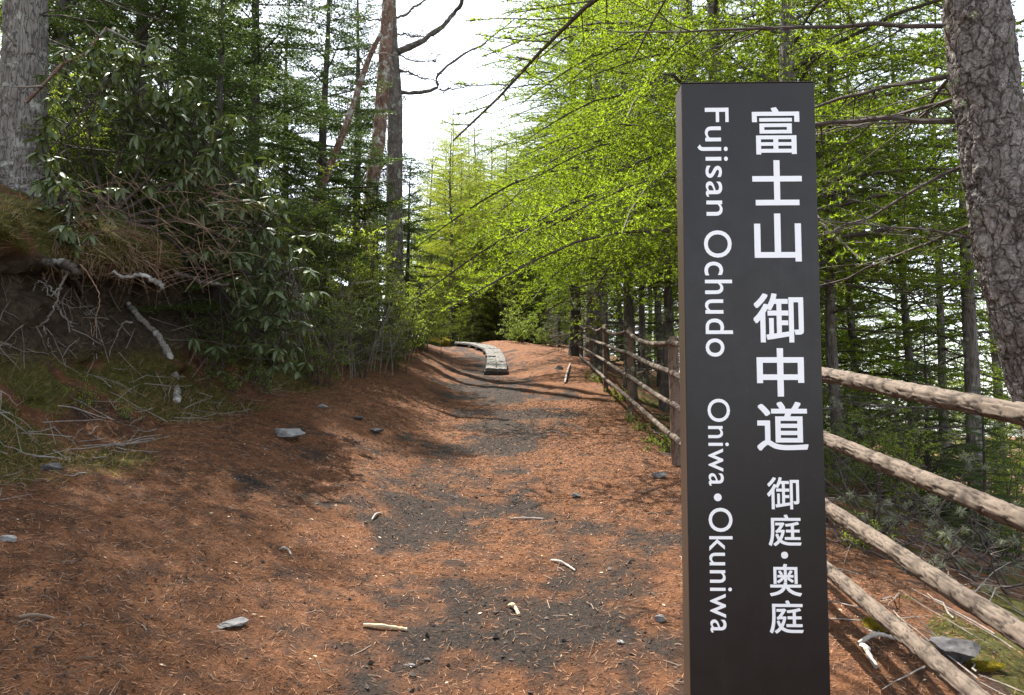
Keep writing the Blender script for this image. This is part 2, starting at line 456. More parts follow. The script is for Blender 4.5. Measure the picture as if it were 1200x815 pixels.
def ground_material():
    m, n, l, b = mat_new('forest_floor')
    def attr(nm):
        a = n.new("ShaderNodeAttribute"); a.attribute_name = nm; return a.outputs["Fac"]
    f_big = noise_tex(n, l, 1.7, 5, 0.6)
    f_mid = noise_tex(n, l, 16, 6, 0.7)
    f_fin = noise_tex(n, l, 75, 6, 0.8)
    f_str = noise_tex(n, l, 60, 5, 0.7, stretch=(1.0, 2.6, 1))
    lit = ramp(n, l, f_fin, [(0.33, (0.042, 0.021, 0.013)), (0.48, (0.195, 0.088, 0.042)), (0.66, (0.37, 0.188, 0.098))])
    lit2 = ramp(n, l, f_str, [(0.36, (0.08, 0.037, 0.019)), (0.62, (0.30, 0.145, 0.072))])
    lit = mixc(n, l, 0.5, lit, lit2)
    f_clump = noise_tex(n, l, 7.0, 8, 0.72)
    lit = mixc(n, l, ramp(n, l, f_clump, [(0.40, (0.85, 0.85, 0.85)), (0.54, (0, 0, 0))]), lit, (0.075, 0.045, 0.032))
    tint = ramp(n, l, f_big, [(0.3, (0.80, 0.74, 0.68)), (0.7, (1.08, 1.03, 1.0))])
    lit = mixc(n, l, 1.0, lit, tint, 'MULTIPLY')
    drt = ramp(n, l, f_fin, [(0.36, (0.014, 0.012, 0.011)), (0.52, (0.045, 0.035, 0.029)), (0.68, (0.14, 0.098, 0.072))])
    # break the edge of the cinder patches up with the finer noises
    def brk(a, lo, hi, amt):
        s = n.new("ShaderNodeMath"); s.operation = 'MULTIPLY_ADD'; l.new(f_mid, s.inputs[0]); s.inputs[1].default_value = amt; l.new(a, s.inputs[2])
        s2 = n.new("ShaderNodeMath"); s2.operation = 'MULTIPLY_ADD'; l.new(f_fin, s2.inputs[0]); s2.inputs[1].default_value = amt * 0.6; l.new(s.outputs[0], s2.inputs[2])
        r = n.new("ShaderNodeMapRange"); r.inputs[1].default_value = lo + amt * 0.8; r.inputs[2].default_value = hi + amt * 0.8
        l.new(s2.outputs[0], r.inputs[0]); return r.outputs[0]
    col = mixc(n, l, brk(attr("dirt"), 0.15, 0.85, 1.3), lit, drt)
    mos = ramp(n, l, f_mid, [(0.3, (0.035, 0.036, 0.012)), (0.5, (0.085, 0.082, 0.02)), (0.72, (0.17, 0.145, 0.04))])
    sol = ramp(n, l, f_mid, [(0.3, (0.028, 0.021, 0.015)), (0.55, (0.085, 0.062, 0.043)), (0.72, (0.15, 0.12, 0.085))])
    col = mixc(n, l, brk(attr("soil"), 0.25, 0.6, 0.5), col, sol)
    col = mixc(n, l, brk(attr("moss"), 0.3, 0.7, 0.7), col, mos)
    l.new(col, b.inputs["Base Color"])
    b.inputs["Roughness"].default_value = 0.95; b.inputs["Specular IOR Level"].default_value = 0.15
    ad = n.new("ShaderNodeMath"); ad.operation = 'ADD'; l.new(f_mid, ad.inputs[0]); l.new(f_fin, ad.inputs[1])
    bumpn(n, l, ad.outputs[0], 1.0, 0.03, b)
    return m
ground = gm.build('ground', ground_material(), None, True)
ground["kind"] = "structure"
for nm, arr in (("dirt", dirt), ("moss", moss), ("soil", soil)):
    a = ground.data.attributes.new(nm, 'FLOAT', 'POINT'); a.data.foreach_set("value", arr.astype(np.float32).ravel())

near = (Yg[:-1, :-1] < 70) & (np.abs(Sg[:-1, :-1]) < 70)
_quads = gm.arrays()[1].reshape(nr_ - 1, nc_ - 1, 4)[near]
BVH = BVHTree.FromPolygons([tuple(v) for v in PT.reshape(-1, 3)], _quads.tolist())
def gz(x, y):
    h = BVH.ray_cast(Vector((x, y, 60)), Vector((0, 0, -1)))
    return h[0].z if h[0] is not None else float(terr(x - x_c(y), y)[2])
CR = cam.rotation_euler.to_matrix()
FPX = 26.0 / 36.0 * 1200
def ray(px, py):
    return (CR @ Vector(((px - 600) / FPX, -(py - 407.5) / FPX, -1)))
def hit(px, py):
    """where the line of sight through a point of the photograph meets the ground"""
    for k in range(40):
        h = BVH.ray_cast(EYE, ray(px, py + k * 1.5).normalized())
        if h[0] is not None and h[0].y < 45: return h[0]
    return h[0]
def at(px, py, y):
    d = ray(px, py); return EYE + d * (y / d.y)
def xat(px, y):
    return (px - 600) / FPX * y

# ------------------------------------------------------------------ the sign
def mat_sign():
    m, n, l, b = mat_new('sign_face')
    f = noise_tex(n, l, 5, 8, 0.7, stretch=(1, 1, 0.6))
    l.new(ramp(n, l, f, [(0.35, (0.0085, 0.0055, 0.0052)), (0.75, (0.0135, 0.009, 0.0088))]), b.inputs["Base Color"])
    sm = noise_tex(n, l, 14, 7, 0.7)
    r = n.new("ShaderNodeMapRange"); r.inputs[1].default_value = 0.35; r.inputs[2].default_value = 0.75; r.inputs[3].default_value = 0.34; r.inputs[4].default_value = 0.46
    l.new(sm, r.inputs[0]); l.new(r.outputs[0], b.inputs["Roughness"])
    b.inputs["Specular IOR Level"].default_value = 0.42
    bumpn(n, l, f, 0.02, 0.002, b)
    # dust specks and faint dried water runs
    sp = noise_tex(n, l, 160, 2, 0.5); st = noise_tex(n, l, 26, 6, 0.7, stretch=(1, 1, 0.06))
    d1 = ramp(n, l, sp, [(0.70, (0, 0, 0)), (0.76, (0.35, 0.35, 0.35))]); d2 = ramp(n, l, st, [(0.55, (0, 0, 0)), (0.8, (0.10, 0.10, 0.10))])
    src = b.inputs["Base Color"].links[0].from_socket
    c1 = mixc(n, l, d2, src, (0.11, 0.10, 0.09)); c2 = mixc(n, l, d1, c1, (0.20, 0.18, 0.16))
    l.new(c2, b.inputs["Base Color"])
    return m
M['sign_face'] = mat_sign()
M['sign_side'] = mat_simple('sign_side', (0.045, 0.03, 0.02), (0.062, 0.042, 0.029), 6, 0.42, 0.02, 0.002, (1, 1, 0.2), 0.5)
M['letter_white'] = mat_simple('letter_white', (0.93, 0.94, 0.95), (0.95, 0.96, 0.97), 30, 0.55, 0.0)

SIGN_YAW = R(-1.3)
sx, sy = 0.7089, 2.16
sz = gz(sx, sy + 0.05) - 0.02
sign = link('trail_sign', None, None, (sx, sy, sz))
sign.rotation_euler = (0, 0, SIGN_YAW)
sign.empty_display_size = 0.2
tag(sign, 'tall dark brown pillar sign with white Japanese and Latin lettering beside the fence', 'sign')
top = 2.483 - sz
b_ = MB(); box(b_, (-0.2005, 0.004, 0.0), (0.1955, 0.092, top)); o = b_.build('post_body', M['sign_side'], sign); bevel(o, 0.002)
b_ = MB(); box(b_, (-0.1995, 0.0, 0.004), (0.1945, 0.0035, top - 0.0015)); o = b_.build('face_panel', M['sign_face'], sign); bevel(o, 0.0012)
b_ = MB(); box(b_, (-0.201, -0.0005, top + 0.0005), (0.196, 0.0925, top + 0.003)); o = b_.build('top_cap', M['sign_side'], sign); bevel(o, 0.001)
b_ = MB(); box(b_, (-0.26, -0.06, -0.12), (0.26, 0.17, 0.03)); o = b_.build('base_block', M['stone_dark'], sign); bevel(o, 0.01)

def glyph(body, bx, rot=False, weight=0.0, space=1.0, bold=0.0):
    """lettering fitted into the box (x0, z0, x1, z1) on the sign's face"""
    c = bpy.data.curves.new("lettering", 'FONT')
    c.body = body; c.size = 1.0; c.resolution_u = 5; c.offset = weight; c.extrude = 0.0; c.space_character = space
    t = bpy.data.objects.new("lettering", c); COL.objects.link(t)
    dg = bpy.context.evaluated_depsgraph_get()
    m = bpy.data.meshes.new_from_object(t.evaluated_get(dg))
    bpy.data.objects.remove(t); bpy.data.curves.remove(c)
    V = np.array([v.co[:2] for v in m.vertices])
    lo, hi = V.min(0), V.max(0); u = (V - lo) / (hi - lo)
    x0, z0, x1, z1 = bx
    w = bold * 0.143; x0 += w; z0 += w; x1 -= w; z1 -= w
    if rot:   # turned clockwise: reading direction runs down, the letters' tops point right
        X = x0 + u[:, 1] * (x1 - x0); Z = z1 - u[:, 0] * (z1 - z0)
    else:
        X = x0 + u[:, 0] * (x1 - x0); Z = z0 + u[:, 1] * (z1 - z0)
    T = [tuple(p.vertices) for p in m.polygons]; bpy.data.meshes.remove(m)
    mb = MB()          # a bold stroke is the same stroke laid several times, a hair apart
    for k, (dx, dz) in enumerate([(0, 0)] if not bold else [(0, 0), (w, w), (-w, w), (w, -w), (-w, -w), (w, 0), (-w, 0), (0, w), (0, -w)]):
        mb.add(np.stack([X + dx, np.full(len(X), -0.0012 - 0.00009 * k), Z - sz + dz], -1), None, [t for t in T if len(t) == 3])
    mb.build('lettering', M['letter_white'], sign)

for ch, bx in [("富", (0.0068, 2.263, 0.1471, 2.4065)), ("士", (0.0041, 2.1095, 0.1499, 2.2454)), ("山", (0.0064, 1.9415, 0.1439, 2.0849)),
               ("御", (-0.001, 1.7027, 0.1448, 1.8474)), ("中", (0.0056, 1.5449, 0.1422, 1.686)), ("道", (0.0023, 1.3885, 0.1499, 1.53))]:
    glyph(ch, bx, False, 0.0, 1.0, {'富': 0.010, '御': 0.015, '道': 0.015}.get(ch, 0.019))
for ch, bx in [("御", (0.0274, 1.2206, 0.1195, 1.3123)), ("庭", (0.0292, 1.1163, 0.1229, 1.2058)), ("・", (0.0637, 1.0809, 0.0836, 1.1003)),
               ("奥", (0.029, 0.9747, 0.1209, 1.066)), ("庭", (0.027, 0.8705, 0.1228, 0.9633))]:
    glyph(ch, bx, False, 0.0, 1.0, 0.007)
for wd, bx in [("Fujisan", (-0.156, 2.0794, -0.062, 2.4066)), ("Ochudo", (-0.1416, 1.6613, -0.0601, 2.0356)), ("Oniwa", (-0.1392, 1.2877, -0.0744, 1.5387)),
               ("・", (-0.1252, 1.2432, -0.1028, 1.2653)), ("Okuniwa", (-0.1414, 0.8721, -0.0729, 1.2244))]:
    glyph(wd, bx, True, 0.004 if wd != "・" else 0.0, 1.06)

# ------------------------------------------------------------------ the fence
def mat_fence(name, a, c):
    m, n, l, b = mat_new(name)
    f = noise_tex(n, l, 6, 7, 0.65); g2 = noise_tex(n, l, 60, 5, 0.7)
    col = ramp(n, l, f, [(0.3, a), (0.7, c)])
    col = mixc(n, l, 0.45, col, ramp(n, l, g2, [(0.3, tuple(v * 0.62 for v in a)), (0.7, c)]))
    at_ = n.new("ShaderNodeAttribute"); at_.attribute_name = "crack"
    col = mixc(n, l, at_.outputs["Fac"], col, tuple(v * 0.2 for v in a))
    l.new(col, b.inputs["Base Color"]); b.inputs["Roughness"].default_value = 0.85; b.inputs["Specular IOR Level"].default_value = 0.25
    bumpn(n, l, g2, 0.35, 0.004, b)
    return m
M['fence_rail'] = mat_fence('fence_rail', (0.092, 0.069, 0.052), (0.18, 0.139, 0.106))
M['fence_post'] = mat_fence('fence_post', (0.12, 0.078, 0.054), (0.21, 0.145, 0.105))

def wood_tube(pts, rad, sides, amp, kx, kl, seed, name, mat, parent):
    """a log: long raised bark ridges with recessed cracks between them"""
    P = np.asarray(pts, float)
    L = np.concatenate([[0], np.cumsum(np.linalg.norm(np.diff(P, axis=0), axis=1))])
    th = np.arange(sides) / sides
    TH, LL = np.meshgrid(th * kx, L * kl)
    wob = fbm(TH * 1.1, LL * 1.3, seed + 3, 3) * 0.55
    d1, d2, idv = cells(TH + 0.0, LL + wob, seed, kx)
    crack = 1 - sstep(0.02, 0.16, d2 - d1)
    bmp = amp * ((idv - 0.5) * 1.1 - crack * 1.2) + amp * 0.7 * fbm(TH * 3, LL * 3, seed + 20, 3)
    seam = np.abs(TH - kx / 2) > kx / 2 - 0.02
    mb = MB(); tube(mb, P, rad, sides, True, bmp)
    o = mb.build(name, mat, parent, True)
    a = o.data.attributes.new("crack", 'FLOAT', 'POINT')
    a.data.foreach_set("value", np.concatenate([np.clip(crack * 0.95 * (0.55 + idv * 0.45), 0, 1).ravel(), [0, 0]]).astype(np.float32))
    return o

F_y = [0.3, 3.8, 7.3, 10.7, 14.2, 17.7, 21.2]
F_z = [[1.339, 1.077, .787, .542], [1.705, 1.425, 1.1265, .848], [2.072, 1.773, 1.466, 1.154], [2.478, 2.16, 1.835, 1.518],
       [2.849, 2.528, 2.225, 1.896], [3.19, 2.885, 2.575, 2.275], [3.565, 3.237, 2.946, 2.675]]
fence = link('log_fence', None, None, (float(x_f(7.3)), 7.3, gz(float(x_f(7.3)), 7.3)))
tag(fence, 'brown log rail fence with four rails climbing along the path edge', 'fence')
fo = np.array(fence.location)
for k, (fy, zs) in enumerate(zip(F_y, F_z)):
    fx = float(x_f(fy))
    zb = gz(fx, fy) - 0.25; zt = zs[0] + 0.055
    n_ = 90 if 5 < fy < 12 else 40
    zz = np.linspace(zb, zt, n_)
    rr = np.full(n_, 0.051); rr[-3:] = (0.048, 0.041, 0.03)
    lean = 0.012 * math.sin(k * 2.3)
    pts = np.stack([fx + 0.012 + lean * (zz - zb), np.full(n_, fy), zz], -1) - fo
    wood_tube(pts, rr, 28, 0.0035, 9, 5.0, 100 + k, 'post', M['fence_post'], fence)
for k in range(len(F_y) - 1):
    for r_ in range(4):
        a = np.array([x_f(F_y[k]), F_y[k], F_z[k][r_]]); c = np.array([x_f(F_y[k + 1]), F_y[k + 1], F_z[k + 1][r_]])
        d = unit(c - a); a = a + d * 0.006; c = c - d * 0.006
        a[0] -= 0.03; c[0] -= 0.03                          # the rails lie against the path side of the posts
        n_ = 420 if k == 0 else 200 if k == 1 else 120 if k < 4 else 50
        t = np.linspace(0, 1, n_)[:, None]
        pts = a + (c - a) * t
        sag = (0.085 if r_ == 0 and k >= 2 else 0.012) * (1 if k else 0.6)
        pts[:, 2] -= sag * np.sin(t[:, 0] * math.pi) ** 0.8
        pts[:, 0] += 0.008 * np.sin(t[:, 0] * 5 + r_ + k)
        rad = 0.029 + 0.0025 * fbm(t[:, 0] * 6, t[:, 0] * 0 + r_ + 7 * k, 5, 2)
        wood_tube(pts - fo, rad, 40 if k < 2 else 18, 0.0038, 13, 9.0, 200 + k * 4 + r_, 'rail', M['fence_rail'], fence)

# ------------------------------------------------------------------ the boardwalk
M['board'] = mat_simple('board', (0.06, 0.056, 0.05), (0.19, 0.18, 0.165), 7, 0.9, 0.7, 0.015, (3, 0.8, 3))
M['board_dark'] = mat_simple('board_dark', (0.03, 0.026, 0.022), (0.07, 0.06, 0.05), 12, 0.9, 0.5, 0.01)
bw_pix = [(581.5, 440), (581, 424), (577, 415), (566, 409.5), (552, 406.5)]
bw = [hit(*p) for p in bw_pix]
bw = [p for p in bw if p is not None]
bw_pts = [tuple(p) for p in bw]
last, prev = Vector(bw_pts[-1]), Vector(bw_pts[-2])
bw_pts += [tuple(last + (last - prev).normalized() * 2.0 + Vector((-0.8, 0, 0)))]
path = bez(bw_pts, 200)
acc = np.concatenate([[0], np.cumsum(np.linalg.norm(np.diff(path[:, :2], axis=0), axis=1))])
walk = link('boardwalk', None, None, bw_pts[0])
tag(walk, 'narrow weathered grey plank boardwalk curving left over the crest of the path', 'boardwalk')
wo = np.array(bw_pts[0])
def along(s):
    p = np.array([np.interp(s, acc, path[:, i]) for i in range(3)])
    q = np.array([np.interp(s + 0.15, acc, path[:, i]) for i in range(3)]); d = unit(q - p)
    return p, d, unit(np.cross(d, [0, 0, 1.0]))
g = np.random.default_rng(4)
s = 0.0
while s < acc[-1] - 2.0:
    ln = g.uniform(1.7, 2.1)
    for side in (-1, 1):
        a, d, r0 = along(s + 0.02); c, d2, r1 = along(s + ln - 0.02)
        th_, w_ = 0.075, 0.262
        dz = g.uniform(-0.012, 0.012)
        # a plank in six slices, its top a little hollowed and uneven
        mb = MB(); nsl = 14; prof = 6
        V = []
        for i in range(nsl):
            t = i / (nsl - 1); p = a + (c - a) * t; r = unit(r0 + (r1 - r0) * t)
            z = 0.17 + dz
            for j in range(prof):
                u = j / (prof - 1)
                lat = side * (0.006 + u * w_) + g.normal(0, 0.003)
                V.append(p + r * lat + np.array([0, 0, z + g.normal(0, 0.007) - (0.012 if j in (0, prof - 1) else 0)]))
            for j in (prof - 1, 0):
                u = j / (prof - 1)
                V.append(p + r * side * (0.006 + u * w_) + np.array([0, 0, z - th_]))
        ring = prof + 2
        Q = [(i * ring + j, i * ring + (j + 1) % ring, (i + 1) * ring + (j + 1) % ring, (i + 1) * ring + j) for i in range(nsl - 1) for j in range(ring)]
        V = np.array(V) - wo
        cap0 = [(0, j, j + 1) for j in range(1, ring - 1)]; e = (nsl - 1) * ring
        cap1 = [(e, e + j + 1, e + j) for j in range(1, ring - 1)]
        mb.add(V, Q, cap0 + cap1)
        mb.build('plank', M['board'], walk)
    for so in (0.10, ln - 0.2):
        p, d, r = along(s + so)
        mb = MB(); pts = np.array([p - r * 0.30 + [0, 0, 0.035], p + r * 0.30 + [0, 0, 0.035]]) - wo
        tube(mb, pts, 0.075, 8); mb.build('sleeper', M['board_dark'], walk)
    s += ln

# ------------------------------------------------------------------ roots hanging from the bank
M['root_pale'] = mat_bark('root_pale', (0.16, 0.14, 0.12), (0.42, 0.39, 0.35), (0.5, 0.49, 0.45), 0.5, 20, 0.004)
M['root_dark'] = mat_bark('root_dark', (0.05, 0.04, 0.033), (0.16, 0.13, 0.11), (0.34, 0.34, 0.28), 0.3, 14, 0.006)
def pts_at(pix, off=0.05, y=None):
    out = []
    for p in pix:
        if len(p) == 3: out.append(np.array(at(*p)))
        else:
            h = hit(*p)
            d = ray(*p).normalized()
            out.append(np.array(h - d * off))
    return out
def root(pix, r0, r1, name, mat, parent=None, off=0.04, sides=8, n=40, kinks=0.012, seed=1, P=None):
    P = bez(pts_at(pix, off) if P is None else P, n)
    g = np.random.default_rng(seed)
    P[1:-1] += g.normal(0, kinks, P[1:-1].shape) * np.array([1, .6, 1])
    org = P[0].copy()
    rad = np.linspace(r0, r1, n) * (1 + 0.18 * g.normal(size=n).clip(-1, 1))
    mb = MB(); tube(mb, P - (org if parent is None else np.array(parent.location)), rad, sides)
    o = mb.build(name, mat, parent, True)
    if parent is None: o.location = org
    return o
o = root([(150, 356), (163, 372), (180, 388), (196, 412), (205, 440), (207, 470)], 0.026, 0.042, 'root', M['root_pale'], None, 0.06, 12, 60, 0.006, 3)
tag(o, 'thick mottled pale root sloping down the mossy bank', 'root')
rt = link('root', None, None, tuple(pts_at([(76, 318)], 0.25)[0]))
tag(rt, 'forked pale wiry roots dangling under the bank overhang at far left', 'root')
y0 = rt.location.y
for k, px in enumerate([[(80, 316), (72, 335), (66, 352), (62, 365)], [(62, 365), (52, 378), (40, 386), (33, 401)], [(64, 355), (76, 372), (86, 383)],
                        [(66, 350), (60, 340), (45, 330), (38, 342), (34, 366)], [(50, 380), (55, 396), (58, 410)], [(70, 338), (58, 346), (52, 330), (50, 318)]]):
    P = [np.array(at(x, yy, y0 - 0.12 + 0.03 * k)) for x, yy in px]
    root(None, 0.011 - 0.001 * k, 0.006 if k < 2 else 0.0035, 'rootlet', M['root_pale'], rt, 0, 6, 26, 0.008, 10 + k, P)
y1 = y0 - 0.15
o = root(None, 0.006, 0.003, 'root', M['twig_brown'], None, 0, 6, 30, 0.004, 31, [np.array(at(x, yy, y1)) for x, yy in [(94, 310), (108, 328), (117, 350), (112, 375), (110, 394)]])
tag(o, 'thin straw coloured root curling down between the pale wiry roots and the thick one', 'root')
o = root([(86, 325), (96, 345), (104, 360)], 0.028, 0.02, 'root', M['root_dark'], None, 0.05, 10, 24, 0.004, 32)
tag(o, 'short stubby brown root under the middle of the overhang', 'root')
o = root(None, 0.03, 0.045, 'root', M['root_dark'], None, 0, 10, 44, 0.008, 33, [np.array(at(x, yy, y0 - 0.16)) for x, yy in [(28, 304), (50, 308), (72, 309), (92, 316)]])
tag(o, 'dark mossy root end running along the lip of the overhang', 'root')
o = root(None, 0.013, 0.022, 'root', M['root_pale'], None, 0, 9, 34, 0.008, 34, [np.array(at(x, yy, y0 + 0.05)) for x, yy in [(132, 320), (150, 326), (165, 322), (182, 330), (192, 336)]])
tag(o, 'pale gnarled root along the lip above the thick mottled root', 'root')
o = root(None, 0.018, 0.012, 'root', M['root_dark'], None, 0, 8, 34, 0.008, 35, [np.array(at(x, yy, y0 + 0.5)) for x, yy in [(203, 318), (222, 326), (245, 332), (268, 333)]])
tag(o, 'dark bent root poking out beneath the rhododendron', 'root')
o = root([(155, 378), (146, 378), (140, 386), (137, 395)], 0.011, 0.006, 'root', M['root_pale'], None, 0.07, 7, 22, 0.004, 36)
tag(o, 'small crooked white root beside the top of the thick mottled root', 'root')

# ------------------------------------------------------------------ stones, sticks
def stone(px, py, w, seed, label, flat=(1, 0.7, 0.45), mat='stone_grey', cat='stone', sink=0.3, sub=3, rz=0.0, name='stone', group=None):
    h = hit(px, py)
    r = w * h.y / FPX / 2
    v, q, t = blob(r, seed, sub, flat, 0.7, 16)
    mb = MB(); mb.add(v, None, t)
    o = mb.build(name, M[mat], None, False)
    o.location = h + Vector((0, 0, r * flat[2] * (0.75 - sink * 1.5))); o.rotation_euler = (0, 0, rz)
    tag(o, label, cat, group)
    if mat == 'rock_moss':
        g = np.random.default_rng(seed); T = t[g.integers(0, len(t), 9000)]; w = g.dirichlet((1, 1, 1), 9000)
        p = (v[T] * w[..., None]).sum(1); nrm = unit(p / np.asarray(flat) ** 2)
        fz = MB(); needles(fz, p - nrm * 0.004, unit(nrm + g.normal(0, 0.55, p.shape)), min(0.16 * r, 0.05) * g.uniform(0.5, 1.2, 9000), min(0.035 * r, 0.012), g)
        fz.build('moss', M['moss_yellow'], o)['kind'] = 'stuff'
    return o
M['stone_pale'] = mat_simple('stone_pale', (0.15, 0.15, 0.145), (0.34, 0.335, 0.32), 24, 0.9, 0.6, 0.008)
M['moss_yellow'] = mat_leaf('moss_yellow', (0.14, 0.12, 0.015), (0.30, 0.25, 0.04), 0.3, 0.9, 0.1)
stone(337, 512, 54, 1, 'flat pale grey stone slab on orange needles below the rhododendron', (1, 0.8, 0.36), rz=-0.3, sub=4, mat='stone_pale')
stone(277, 733, 46, 2, 'flat grey stone half buried in the needles near the pale stick', (1, 0.7, 0.30), rz=0.2, sub=4)
stone(12, 633, 22, 3, 'small grey stone at the left edge of the picture', (1, 0.8, 0.5))
stone(57, 551, 30, 4, 'small dark cinder lump on needles below the mossy bank', (1, 0.8, 0.6), 'stone_dark')
stone(420, 492, 18, 5, 'mossy low stone at the left of the path', (1, 0.9, 0.4), 'stone_dark')
stone(440, 506, 24, 6, 'dark jagged stone with moss at the left rim of the path', (1, 0.7, 0.35), 'stone_dark')
stone(376, 478, 17, 7, 'grey stone at the foot of the grassy bank', (1, 0.7, 0.5))
stone(1118, 770, 62, 8, 'dark boulder behind the lowest fence rail', (1, 0.9, 0.75), 'stone_dark', 'boulder')
stone(1082, 774, 40, 9, 'grey lichen covered stone leaning on the dark boulder', (0.8, 0.9, 0.9))
stone(772, 560, 20, 10, 'angular grey stone at the foot of the nearest visible fence post', (1, 0.7, 0.6))
stone(484, 781, 10, 12, 'pebble in the dark soil below the pale stick', (1, 0.8, 0.6), cat='pebble')
stone(476, 781, 9, 13, 'pale pebble at the bottom edge of the dark patch', (1, 0.8, 0.6), cat='pebble')
stone(676, 583, 14, 14, 'dark pebble on orange needles left of the sign', (1, 0.8, 0.7), 'stone_dark', 'pebble')
stone(656, 433, 14, 15, 'pale stone beside the dark trunk at the crest', (1, 0.7, 0.6))
stone(727, 753, 14, 16, 'pale pebble near the foot of the sign', (1, 0.8, 0.5), cat='pebble')
stone(775, 728, 22, 17, 'grey pebble against the lower edge of the sign', (1, 0.8, 0.5), cat='pebble')
o = stone(516, 396, 30, 18, 'rock under thick yellow moss where the boardwalk bends', (1, 0.8, 0.75), 'rock_moss', 'rock', 0.2, 4)
o = stone(1030, 733, 66, 19, 'low yellow moss cushion behind the second lowest rail', (1, 0.7, 0.14), 'rock_moss', 'moss', 0.25, 4, name='moss_cushion')
o = stone(1150, 782, 52, 20, 'low olive moss cushion beyond the dark boulder', (1, 0.7, 0.14), 'rock_moss', 'moss', 0.25, 4, name='moss_cushion')

M['wood_pale'] = mat_simple('wood_pale', (0.38, 0.27, 0.16), (0.60, 0.47, 0.31), 14, 0.8, 0.3, 0.003, (1, 6, 6))
M['wood_grey'] = mat_simple('wood_grey', (0.22, 0.19, 0.16), (0.48, 0.44, 0.39), 14, 0.85, 0.3, 0.003)
def stick(p0, p1, r, label, mat='wood_pale', flat=0.5, bend=0.02, seed=0):
    a, c = hit(*p0), hit(*p1)
    a, c = np.array(a), np.array(c); mid = (a + c) / 2
    P = bez([a, (a * 2 + c) / 3 + [0, 0, bend], (a + c * 2) / 3 + [0, bend, bend * 0.6], c], 16) + [0, 0, r]
    g = np.random.default_rng(seed)
    mb = MB(); tube(mb, P - mid, r * (1 + 0.15 * g.normal(size=16)), 7)
    v, q, t = mb.arrays()
    o = mb.build('stick', M[mat], None, False); o.location = mid
    tag(o, label, 'stick'); return o
stick((426, 735), (477, 740), 0.009, 'pale flat stick lying on the dark soil', bend=0.004)
stick((646, 658), (674, 670), 0.007, 'thin bent twig on dark soil in the middle of the path', 'wood_grey', bend=0.015)
stick((597, 712), (608, 723), 0.010, 'short tan wood chip right of the pale flat stick')
stick((436, 610), (447, 602), 0.006, 'short white twig on orange needles in the middle', 'wood_grey')
stick((328, 645), (341, 651), 0.006, 'small pale twig left of the middle of the path', 'wood_grey')
stick((22, 725), (64, 727), 0.006, 'thin brown twig at the lower left', 'litter_twig', bend=0.01)
stick((598, 609), (636, 609), 0.006, 'long thin grey twig lying across the path', 'wood_grey', bend=0.006)
stick((662, 450), (668, 428), 0.022, 'pale broken branch leaning by the dark trunk at the crest', 'wood_grey', bend=0.05)
stick((1010, 760), (1027, 785), 0.012, 'forked grey lichened branch on needles right of the sign', 'wood_grey', bend=0.02)
stick((1006, 757), (1052, 752), 0.010, 'grey dead branch crossing the needles behind the lowest rail', 'wood_grey', bend=0.03)
# ------------------------------------------------------------------ vegetation builders
def rotm(az, el=0.0, roll=0.0):
    """local +X turned to azimuth az and raised by el"""
    ca, sa, ce, se, cr, sr_ = math.cos(az), math.sin(az), math.cos(el), math.sin(el), math.cos(roll), math.sin(roll)
    Rz = np.array([[ca, -sa, 0], [sa, ca, 0], [0, 0, 1]]); Ry = np.array([[ce, 0, -se], [0, 1, 0], [se, 0, ce]])
    Rx = np.array([[1, 0, 0], [0, cr, -sr_], [0, sr_, cr]])
    return Rz @ Ry @ Rx

def sample(poly, step, r, t0=0.0):
    """points and directions along a polyline about every step metres"""
    seg = np.linalg.norm(np.diff(poly, axis=0), axis=1); acc = np.concatenate([[0], np.cumsum(seg)])
    n = max(1, int(acc[-1] * (1 - t0) / step))
    s = np.sort(r.uniform(acc[-1] * t0, acc[-1], n))
    k = np.clip(np.searchsorted(acc, s) - 1, 0, len(seg) - 1)
    f = ((s - acc[k]) / np.maximum(seg[k], 1e-9))[:, None]
    return poly[k] + (poly[k + 1] - poly[k]) * f, unit(poly[k + 1] - poly[k])

